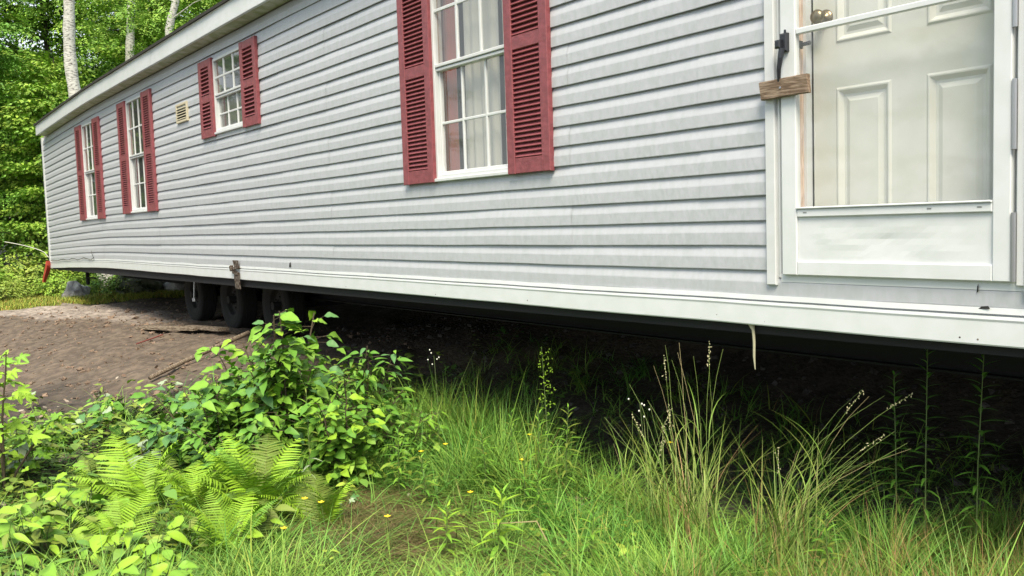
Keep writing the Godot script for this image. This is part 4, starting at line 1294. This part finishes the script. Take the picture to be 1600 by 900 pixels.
	bush("bramble", "small silvery leaved plant at the edge of the right fern", Vector3(-4.35, 0, 0.98), {"seed": 44, "cat": "bramble", "group": "silvery brambles", "stems": 2, "h": 0.13, "spread": 0.1, "leaves": 6, "mesh": map, "mats": ["leaf_silver", "leaf_blue"], "lsize": [0.04, 0.06], "twig": 0.05, "low": 0.5})
	# seedlings on the dirt
	for e in [[-7.9, 1.35, "tiny seedling alone on the dirt left of the pole end"], [-7.3, 1.0, "tiny yellow-green seedling on the dirt close to the pole end"], [-8.6, 1.75, "tiny seedling on the dirt nearest the left edge"]]:
		bush("seedling", e[2], Vector3(e[0], 0, e[1]), {"seed": int(-e[0] * 100), "cat": "seedling", "group": "seedlings on the dirt", "stems": 2, "h": 0.2, "spread": 0.06, "leaves": 8, "mesh": ov, "mats": ["leaf_lime", "leaf_olive", "leaf_silver"], "lsize": [0.05, 0.08], "twig": 0.05, "low": 0.5})
	# broad seedlings along the bottom left corner
	var k := 0
	for e in [[-4.60, 2.36, "bright plant with long leaves in the bottom left corner", 0.36], [-4.28, 2.12, "bright plant with broad leaves right of the corner plant", 0.34], [-4.80, 2.14, "broad-leaved plant just left of the left fern", 0.42], [-4.10, 1.86, "small broad-leaved plant in front of the left fern", 0.30], [-5.15, 2.24, "yellow-green broad-leaved plant behind the corner plant", 0.36], [-4.02, 1.56, "leafy plant between the two ferns", 0.30], [-5.40, 2.0, "olive leafy plant behind the left fern", 0.33], [-4.02, 2.0, "low lime plant at the bottom edge right of the corner", 0.28], [-3.25, 2.44, "nearest tall lime plant with long pointed leaves in the bottom left corner", 0.46], [-3.02, 2.12, "near plant with drooping pointed leaves at the bottom edge", 0.40], [-3.62, 2.60, "near plant with wide lime leaves at the left edge", 0.50], [-3.5, 2.2, "pale green plant standing just behind the nearest corner plants", 0.42], [-5.75, 1.85, "olive plant among the dead leaves behind the left fern", 0.3], [-4.55, 2.5, "lime plant cut by the left edge of the view", 0.33]]:
		bush("broadleaf_plant", e[2], Vector3(e[0], 0, e[1]), {"seed": 600 + k, "cat": "plant", "group": "broad-leaved plants in the foreground", "stems": 6, "h": e[3], "spread": 0.22, "leaves": 32, "mesh": ov + nar, "mats": ["leaf_lime", "leaf_lime", "leaf_fresh", "leaf_olive"], "lsize": [0.065, 0.13], "twig": 0.1, "low": 0.3, "stem": "stem_green"})
		k += 1
	for e in [[-6.95, 1.55, "olive plant on the near edge of the dirt, left of centre", 0.30], [-6.60, 1.02, "leafy plant on the near edge of the dirt below the pole", 0.34], [-7.3, 1.95, "leafy plant on the near edge of the dirt beside the maple sapling", 0.30], [-6.3, 1.42, "broad-leaved plant among dead leaves behind the ferns", 0.32], [-6.55, 0.66, "shaded leafy plant on the dirt edge left of the shrubs", 0.38], [-7.0, 2.25, "yellow-green plant at the left picture edge on the dirt", 0.34], [-6.75, 1.95, "pale plant among dead leaves right of the maple sapling", 0.28]]:
		bush("dirt_edge_plant", e[2], Vector3(e[0], 0, e[1]), {"seed": 640 + k, "cat": "plant", "group": "plants on the edge of the dirt", "stems": 6, "h": e[3], "spread": 0.26, "leaves": 40, "fill": 70, "mesh": ov, "mats": ["leaf_lime", "leaf_fresh", "leaf_olive", "leaf_mid"], "lsize": [0.05, 0.09], "twig": 0.12, "low": 0.3, "stem": "stem_green"})
		k += 1
	# ferns: every frond a piece
	var fr := [fern_frond(1.0, 26, 1), fern_frond(1.0, 24, 2), fern_frond(1.0, 28, 3)]
	k = 0
	for e in [[-4.42, 1.42, 18, 0.60, "large bright green fern, the right one of the pair"], [-4.98, 1.80, 9, 0.60, "pale green fern with few upright fronds, left of the large fern"], [-4.62, 1.64, 9, 0.48, "low fern filling the gap between the two upright ferns"], [-4.12, 1.20, 8, 0.46, "small fern leaning right at the edge of the bare patch"], [-3.95, 1.72, 10, 0.44, "low fern at the bottom, in front of the large one"], [-4.45, 2.05, 8, 0.42, "small lacy fern left of the ferns, among broad leaves"], [-4.2, 1.48, 9, 0.46, "low fern pressed against the front of the large fern"], [-5.3, 1.95, 6, 0.4, "small fern far left among the dead leaves"]]:
		rng.seed = 700 + k
		var t := thing("fern", e[4], "fern", Vector3(e[0], ground_y(e[0], e[1]), e[1]), "ferns")
		for i in e[2]:
			var a: float = TAU * i / e[2] + rf(-0.25, 0.25)
			var s: float = e[3] * rf(0.66, 1.04)
			obj("frond", fr[i % 3], [M.fern_green, M.leaf_lime, M.fern_green, M.leaf_fresh, M.fern_green, M.leaf_olive][i % 6], t, Transform3D(Basis(Vector3.UP, a) * Basis(Vector3.RIGHT, rf(-0.15, 0.35)) * Basis(Vector3.UP, rf(-0.9, 0.9)).scaled(Vector3(s, s, s)), Vector3(rf(-0.05, 0.05), 0, rf(-0.05, 0.05))))
		k += 1
	# tall upright weeds
	weed("goldenrod", "bright upright weed with arching leaves at the bottom centre", Vector3(-3.16, 0, 0.80), {"seed": 51, "h": 0.36, "leaves": 30, "size": 0.12, "mesh": lan, "mats": ["leaf_fresh", "leaf_lime"]})
	weed("goldenrod", "small bright weed just left of the bottom centre weed", Vector3(-3.40, 0, 0.92), {"seed": 52, "h": 0.26, "leaves": 22, "size": 0.10, "mesh": lan, "mats": ["leaf_lime", "leaf_fresh"]})
	weed("goldenrod", "narrow-leaved weed at the dark edge in mid picture", Vector3(-3.62, 0, 0.02), {"seed": 53, "h": 0.50, "leaves": 34, "size": 0.085, "mesh": lan, "mats": ["leaf_fresh", "leaf_olive"]})
	weed("goldenrod", "tall shaded weed under the hanging foam", Vector3(-2.02, 0, -0.45), {"seed": 54, "h": 0.78, "leaves": 46, "size": 0.09, "mesh": lan, "mats": ["leaf_mid"], "low": 0.25})
	weed("goldenrod", "tall bare-stemmed weed under the kick panel", Vector3(-1.68, 0, -0.42), {"seed": 55, "h": 0.98, "leaves": 46, "size": 0.09, "mesh": lan, "mats": ["leaf_mid"], "low": 0.22})
	weed("goldenrod", "thin tall weed between the two shaded weeds under the door", Vector3(-1.86, 0, -0.38), {"seed": 56, "h": 0.94, "leaves": 46, "size": 0.07, "mesh": lan, "mats": ["leaf_mid"], "low": 0.22})
	weed("goldenrod", "leafy weed in the grass right of the ferns", Vector3(-4.35, 0, 0.62), {"seed": 57, "h": 0.44, "leaves": 30, "size": 0.085, "mesh": lan, "mats": ["leaf_fresh", "leaf_mid"]})
	weed("goldenrod", "pale weed standing in front of the leafy shrubs", Vector3(-4.62, 0, 1.02), {"seed": 58, "h": 0.62, "leaves": 26, "size": 0.08, "mesh": lan, "mats": ["leaf_fresh", "leaf_olive", "leaf_silver"]})
	weed("goldenrod", "dark weed in the shade right of the shrubs", Vector3(-4.6, 0, -0.45), {"seed": 59, "h": 0.5, "leaves": 26, "size": 0.085, "mesh": lan, "mats": ["leaf_mid"]})
	for e in [[-3.95, 0.30, 0.42, "olive weed in the thick of the meadow grass"], [-3.55, 0.35, 0.36, "leafy weed in the grass behind the bottom centre weed"], [-4.15, -0.02, 0.48, "weed at the dark edge left of the cress"], [-3.35, 0.42, 0.34, "weed between the bottom centre weed and the sparse tall grass"], [-4.05, 0.62, 0.34, "small weed behind the bare patch"], [-2.75, 0.62, 0.30, "weed among short grass at the bottom right of centre"], [-1.95, 0.15, 0.34, "weed in the fine grass at the bottom right"], [-3.75, 0.10, 0.5, "slender weed behind the buttercups"]]:
		weed("weed", e[3], Vector3(e[0], 0, e[1]), {"seed": int(900 - e[0] * 100), "h": e[2], "leaves": 30, "size": 0.08, "mesh": lan, "mats": ["leaf_mid", "leaf_olive", "leaf_fresh"], "group": "weeds in the grass"})
	# the branching cress with pale flower clusters against the dark
	var cr := weed("cress", "tall cress with yellow-green flower clusters against the dark gap", Vector3(-3.93, 0, -0.12), {"seed": 60, "h": 0.83, "leaves": 26, "size": 0.05, "mesh": lan, "mats": ["leaf_fresh", "leaf_lime"], "low": 0.35})
	for i in 9:
		var mb := MB.new()
		var u := 0.62 + 0.045 * i
		for j in 7:
			mb.lathe(Vector3(rf(-0.03, 0.03), rf(-0.02, 0.02), rf(-0.03, 0.03)), Basis(), [Vector2(0, -0.005), Vector2(0.0055, 0), Vector2(0, 0.005)], 5)
		obj("flower_cluster", mb.mesh(true), M.leaf_lime, cr, Transform3D(Basis(), Vector3(cos(i * 2.4) * 0.06 * (1.2 - u * 0.9), 0.83 * u, sin(i * 2.4) * 0.06 * (1.2 - u * 0.9))))
	# buttercups
	k = 0
	for e in [[-4.15, 0.42, 0.26, "left of the pair in the middle of the grass"], [-4.28, 0.50, 0.22, "lowest of the pair right of the silvery plant"], [-3.72, 0.22, 0.22, "above the bottom centre weed"], [-3.62, 0.62, 0.18, "beside the dead grass patch"], [-3.72, 1.36, 0.20, "left of the dead grass patch, lower of two"], [-3.76, 1.42, 0.23, "left of the dead grass patch, upper of two"], [-3.70, 1.55, 0.17, "at the bottom edge below the large fern"], [-4.0, -0.05, 0.28, "near the dark edge by the cress"], [-3.2, -0.35, 0.3, "in the shade under the trim"], [-3.55, 1.12, 0.16, "in the cut grass at the bottom"]]:
		rng.seed = 800 + k
		var t := thing("buttercup", "small yellow buttercup " + e[3], "flower", Vector3(e[0], ground_y(e[0], e[1]), e[1]), "buttercups")
		var mb := MB.new(); mb.tube([Vector3(0, 0, 0), Vector3(0.01, e[2] * 0.6, 0.0), Vector3(0.0, e[2] + 0.04, 0.01)], [0.0018, 0.0014, 0.001], 4)
		obj("stem", mb.mesh(), M.stem_green, t)
		mb = MB.new()
		for i in 5:
			var a := TAU * i / 5
			var c := Vector3(0, e[2] + 0.04, 0.01)
			var d := Vector3(cos(a), 0.55, sin(a)); var s := Vector3(-sin(a), 0, cos(a))
			mb.quad(c, c + (d * 0.011 - s * 0.007), c + d * 0.016, c + (d * 0.011 + s * 0.007))
		obj("petals", mb.mesh(), M.petal, t)
		k += 1
	# white-flowered stems near the dark shrub
	for e in [[-4.62, 0.18, 0.74, "white-flowered stem above the dark shrub"], [-2.95, 0.1, 0.66, "white-flowered stem left of the tall grass clump"]]:
		var t := thing("white_flower", e[3], "flower", Vector3(e[0], ground_y(e[0], e[1]), e[1]), "white flowers")
		var mb := MB.new(); mb.tube([Vector3.ZERO, Vector3(0.02, e[2] * 0.6, 0.01), Vector3(-0.02, e[2], 0.0)], [0.002, 0.0016, 0.001], 4)
		obj("stem", mb.mesh(), M.stem_green, t)
		for i in 6:
			mb = MB.new(); mb.lathe(Vector3(-0.02 + rf(-0.05, 0.05), e[2] + rf(-0.06, 0.03), rf(-0.04, 0.04)), Basis(), [Vector2(0, -0.004), Vector2(0.0048, 0), Vector2(0.003, 0.005), Vector2(0, 0.006)], 6)
			obj("flower_head", mb.mesh(true), M.white_petal, t)
	# tall seeding grass clumps
	grass_clump("tall seeding grass clump standing upright in front of the dark gap", Vector3(-2.56, 0, 0.22), 20, 1.02, Vector3(-0.12, 0, 0.02), 71, 4)
	grass_clump("tall grass clump leaning right under the hanging foam", Vector3(-2.22, 0, 0.08), 22, 0.84, Vector3(0.24, 0, -0.16), 72, 4)
	grass_clump("sparse seeding grass clump left of the upright clump", Vector3(-2.92, 0, 0.12), 7, 0.78, Vector3(-0.05, 0, 0.0), 73, 3)
	# a dry bent stem
	var mb2 := MB.new()
	mb2.tube([Vector3(-2.94, ground_y(-2.94, 0.7) + 0.12, 0.7), Vector3(-2.98, ground_y(-2.94, 0.7) + 0.2, 0.72), Vector3(-3.2, ground_y(-3.2, 0.75) + 0.21, 0.8)], [0.003, 0.003, 0.002], 5)
	tag(obj("dry_stem", mb2.mesh(), M.stem_tan), "bent dry orange stem right of the bottom centre weed", "stem")

func grass_clump(label: String, at: Vector3, n: int, h: float, lean: Vector3, sd: int, heads: int) -> void:
	rng.seed = sd
	at.y = ground_y(at.x, at.z)
	var t := thing("tall_grass_clump", label, "grass clump", at, "tall grass clumps")
	var mb := MB.new()
	for i in n * 4:
		var a := rf(0, TAU)
		mb.tint = Color(0.13, 0.23, 0.035).lerp(Color(0.24, 0.27, 0.07), rng.randf()) * rf(0.8, 1.2)
		if rng.randf() < 0.12: mb.tint = Color(0.38, 0.25, 0.11)
		var d := (Vector3(cos(a), 0, sin(a)) + lean * 2.2).normalized()
		blade(mb, Vector3(rf(-0.13, 0.13), 0, rf(-0.1, 0.1)), d, h * rf(0.4, 0.85), 0.0055, rf(0.2, 0.95), 6)
	var blades := mb
	for i in n:
		var o := Vector3(rf(-0.10, 0.10), 0, rf(-0.08, 0.08))
		var a := rf(0, TAU)
		var out := Vector3(cos(a), 0, sin(a)) * rf(0.03, 0.26) + lean * rf(0.5, 1.25)
		var top := h * rf(0.6, 1.06)
		var pts := []; var rr := []
		for k in 8:
			var u := k / 7.0
			pts.append(o + out * (0.25 * u + 0.75 * pow(u, 2.2)) + Vector3(0, top * (u - 0.10 * u * u * u), 0) + Vector3(rf(-1, 1), 0, rf(-1, 1)) * 0.004)
			rr.append(0.0015 - 0.001 * u)
		mb = MB.new()
		mb.tube(pts, rr, 4)
		obj("culm", mb.mesh(), M.stem_tan if i % 6 == 5 else M.culm_green, t)
		for k in [2, 3, 4]:       # leaves that leave the culm at its joints and arch over
			if rng.randf() < 0.3: continue
			var e := rf(0, TAU)
			blades.tint = Color(0.15, 0.27, 0.045).lerp(Color(0.27, 0.33, 0.08), rng.randf())
			blade(blades, pts[k], (Vector3(cos(e), 0, sin(e)) + lean * 2.0).normalized(), rf(0.16, 0.34), rf(0.003, 0.0055), rf(0.6, 1.5), 6)
		if i < heads:
			var tip: Vector3 = pts[7]
			var d: Vector3 = (pts[7] - pts[6]).normalized()
			mb = MB.new()
			for j in 14:
				var p := tip - d * 0.008 * j + Vector3(rf(-1, 1), rf(-1, 0.6), rf(-1, 1)) * 0.006 * (j % 3)
				mb.lathe(p, Basis(Vector3(rf(-1, 1), 0.3, rf(-1, 1)).normalized(), rf(0, 2)), [Vector2(0, -0.006), Vector2(0.0024, -0.001), Vector2(0, 0.006)], 4)
			obj("seed_head", mb.mesh(), M.seed_tan, t)
	obj("blades", blades.mesh(true), M.grass, t).set_meta("kind", "stuff")

func make_grass() -> void:
	rng.seed = 1000
	var nz := FastNoiseLite.new(); nz.seed = 21; nz.frequency = 0.9; nz.fractal_octaves = 3
	var nc := FastNoiseLite.new(); nc.seed = 22; nc.frequency = 2.6; nc.fractal_octaves = 2
	var meshes := [tuft(9, 0.16, 0.40, 0.0046, 0.05, 0.3, 1.3, 6, 0.04), tuft(9, 0.20, 0.50, 0.0054, 0.04, 0.25, 1.1, 6, 0.06),
		tuft(12, 0.18, 0.50, 0.0029, 0.05, 0.15, 0.8, 6, 0.16), tuft(12, 0.10, 0.24, 0.0034, 0.07, 1.0, 2.0, 5, 1.0), null, tuft(5, 0.34, 0.62, 0.0042, 0.04, 0.15, 0.6, 6, 0.25)]
	var weeds := MB.new()
	for i in 9:     # a little leafy seedling
		var a := i * 2.4 + rf(-0.3, 0.3)
		var d := Vector3(cos(a), rf(-0.1, 0.5), sin(a)).normalized()
		var b := aim(d, Vector3.UP)
		var g := rf(0.5, 0.85)
		var o := Vector3(0, 0.02 + 0.013 * i, 0) + d * 0.015
		var l := rf(0.035, 0.065)
		weeds.tint = Color(g * rf(0.9, 1.15), g, g)
		for j in 4:
			var t0 := j / 4.0; var t1 := (j + 1) / 4.0
			var w0 := l * 0.32 * sin(PI * pow(t0, 0.7)); var w1 := l * 0.32 * sin(PI * pow(t1, 0.7))
			weeds.quad(o + b * Vector3(-w0, -0.3 * l * t0 * t0, l * t0), o + b * Vector3(w0, -0.3 * l * t0 * t0, l * t0), o + b * Vector3(w1, -0.3 * l * t1 * t1, l * t1), o + b * Vector3(-w1, -0.3 * l * t1 * t1, l * t1))
	meshes[4] = weeds.mesh()
	var groups := [[], [], [], [], [], []]
	var cols := [[], [], [], [], [], []]
	for i in 48000:
		var x := rf(-7.2, 0.3)
		var z := rf(-2.4, 2.9)
		if Vector2(x, z).distance_to(Vector2(CAM.x, CAM.z)) < 2.3: continue
		var w := nz.get_noise_2d(x, z)
		var cl := nc.get_noise_2d(x, z)
		var r0 := Vector2((x + 3.75) * 0.62, z - 0.98).length() + w * 0.3
		var bare := smoothstep(0.58, 0.3, r0)
		var left := smoothstep(-4.2, -5.2, x - 0.75 * (z - 1.0) + w * 0.9)
		var edge := 0.20 - 0.85 * smoothstep(-2.6, -1.8, x) - 0.65 * smoothstep(-3.2, -4.6, x)
		var shade := smoothstep(edge + 0.25, edge - 0.45, z + w * 0.35)
		var dens := (1.0 - 0.45 * bare) * (1.0 - 0.66 * left) * (1.0 - 0.93 * shade) * (0.72 + 0.6 * cl)
		if rng.randf() > dens: continue
		var k := rng.randi() % 2
		if cl > 0.1 and rng.randf() < 0.6: k = 1
		if x > -2.0 - 0.3 * z and rng.randf() < 0.75: k = 2
		if rng.randf() < 0.05 + 0.62 * bare + 0.22 * left: k = 3
		if rng.randf() < (0.05 + 0.33 * left) * (1.0 - bare): k = 4
		if rng.randf() < 0.035 * (1.0 - left) and bare < 0.3 and x < -2.6: k = 5
		var tall := (0.85 + 0.75 * cl) * (1.0 - 0.55 * smoothstep(0.95, 0.45, r0)) * (1.0 - 0.35 * left) * (1.0 - 0.30 * smoothstep(0.5, 1.2, z))
		tall = clampf(tall * (1.0 - 0.5 * shade) * (1.0 - 0.3 * smoothstep(-3.6, -2.8, x)), 0.3, 1.5)
		var s := rf(0.75, 1.25)
		if k == 4: tall = rf(0.8, 1.6); s = 0.6 + (1.0 if x < -4.0 else 0.35) * pow(rng.randf(), 2.5)
		var xf := Transform3D(Basis(Vector3.UP, rf(0, TAU)).scaled(Vector3(s, s * tall, s)), Vector3(x, ground_y(x, z) - 0.01, z))
		xf.basis = Basis(Vector3(rf(-1, 1), 0, rf(-1, 1)).normalized(), rf(0, 0.4)) * xf.basis
		groups[k].append(xf)
		var c := Color(0.095, 0.24, 0.042).lerp(Color(0.205, 0.34, 0.06), clampf(0.5 + w * 1.2 + rf(-0.4, 0.4), 0, 1))
		c *= 2.0
		if k == 2: c = Color(0.30, 0.52, 0.08).lerp(Color(0.56, 0.68, 0.16), rng.randf())
		if k == 3: c = Color(0.36, 0.62, 0.13) * rf(0.45, 1.05)
		if k == 4: c = Color(0.12, 0.30, 0.05).lerp(Color(0.45, 0.62, 0.09), rng.randf())
		if k == 5: c = Color(0.46, 0.66, 0.12)
		cols[k].append(c * rf(0.8, 1.2))
	for i in 1100:       # cut grass lying on the bare patch
		var a := rf(0, TAU); var d := 0.85 * sqrt(rng.randf())
		var x := -3.78 + cos(a) * d * 1.25; var z := 0.98 + sin(a) * d * 0.72
		var xf := Transform3D(Basis(Vector3.UP, rf(0, TAU)).scaled(Vector3(1.3, rf(0.25, 0.6), 1.3)), Vector3(x, ground_y(x, z) + 0.005, z))
		groups[3].append(xf); cols[3].append(Color(0.40, 0.66, 0.15).lerp(Color(0.24, 0.66, 0.08), rng.randf()) * rf(0.4, 1.0))
	for e in [[0, "meadow_grass", "soft arching green grass in front of the dark gap", "grass"], [1, "meadow_grass", "taller upright green grass mixed through the foreground", "grass"], [2, "fine_grass", "fine seeding grass at the bottom right below the door", "grass"], [3, "dry_grass", "flattened dry grass on the bare patch", "dry grass"], [4, "ground_cover", "small leafy ground cover between the grass and ferns", "ground cover"], [5, "long_grass", "scattered long grass blades standing above the meadow grass", "grass"]]:
		tag(many(e[1], meshes[e[0]], M.leaf if e[0] == 4 else M.grass, groups[e[0]], cols[e[0]]), e[2], e[3])
	# dead leaves
	var dl := MB.new()
	for j in 5:
		var t0 := j / 4.0
		var hw := 0.34 * sin(PI * minf(t0 + 0.001, 0.999))
		dl.p(Vector3(-hw, 0.18 * absf(hw) + 0.15 * t0 * t0, t0)); dl.p(Vector3(hw, 0.25 * absf(hw) + 0.15 * t0 * t0, t0))
	for j in 4: dl.q(j * 2 + 2, j * 2 + 3, j * 2 + 1, j * 2)
	var xf := []; var col := []
	for i in 5200:
		var x := rf(-8.6, -2.5); var z := rf(-0.2, 2.9)
		if x > -4.8 and rng.randf() < 0.6: continue
		if x < -6.8 and rng.randf() < 0.85: continue
		var s := rf(0.02, 0.06)
		xf.append(Transform3D(Basis(Vector3.UP, rf(0, TAU)) * Basis(Vector3(rf(-1, 1), 0, rf(-1, 1)).normalized(), rf(0, 0.7)) * Basis().scaled(Vector3(s, s, s)), Vector3(x, ground_y(x, z) + rf(0.0, 0.035), z)))
		col.append([Color(0.15, 0.095, 0.065), Color(0.24, 0.17, 0.12), Color(0.11, 0.075, 0.055), Color(0.33, 0.28, 0.22)][rng.randi() % 4] * rf(0.7, 1.2))
	tag(many("leaf_litter", dl.mesh(), M.litter, xf, col), "brown dead leaves over the soil left of the shrubs", "leaf litter")
	# rank growth along the far side of the home, seen only as the dark beyond the frame beam
	xf = []; col = []
	for i in 2200:
		var x := rf(-10.6, 1.6); var z := rf(-5.8, -4.5)
		var s := rf(1.2, 2.2)
		xf.append(Transform3D(Basis(Vector3.UP, rf(0, TAU)).scaled(Vector3(s, s, s)), Vector3(x, ground_y(x, z) - 0.01, z)))
		col.append(Color(0.26, 0.48, 0.07) * rf(0.7, 1.2))
	tag(many("rear_grass", meshes[1], M.grass, xf, col), "tall grass growing along the rear of the home", "grass")
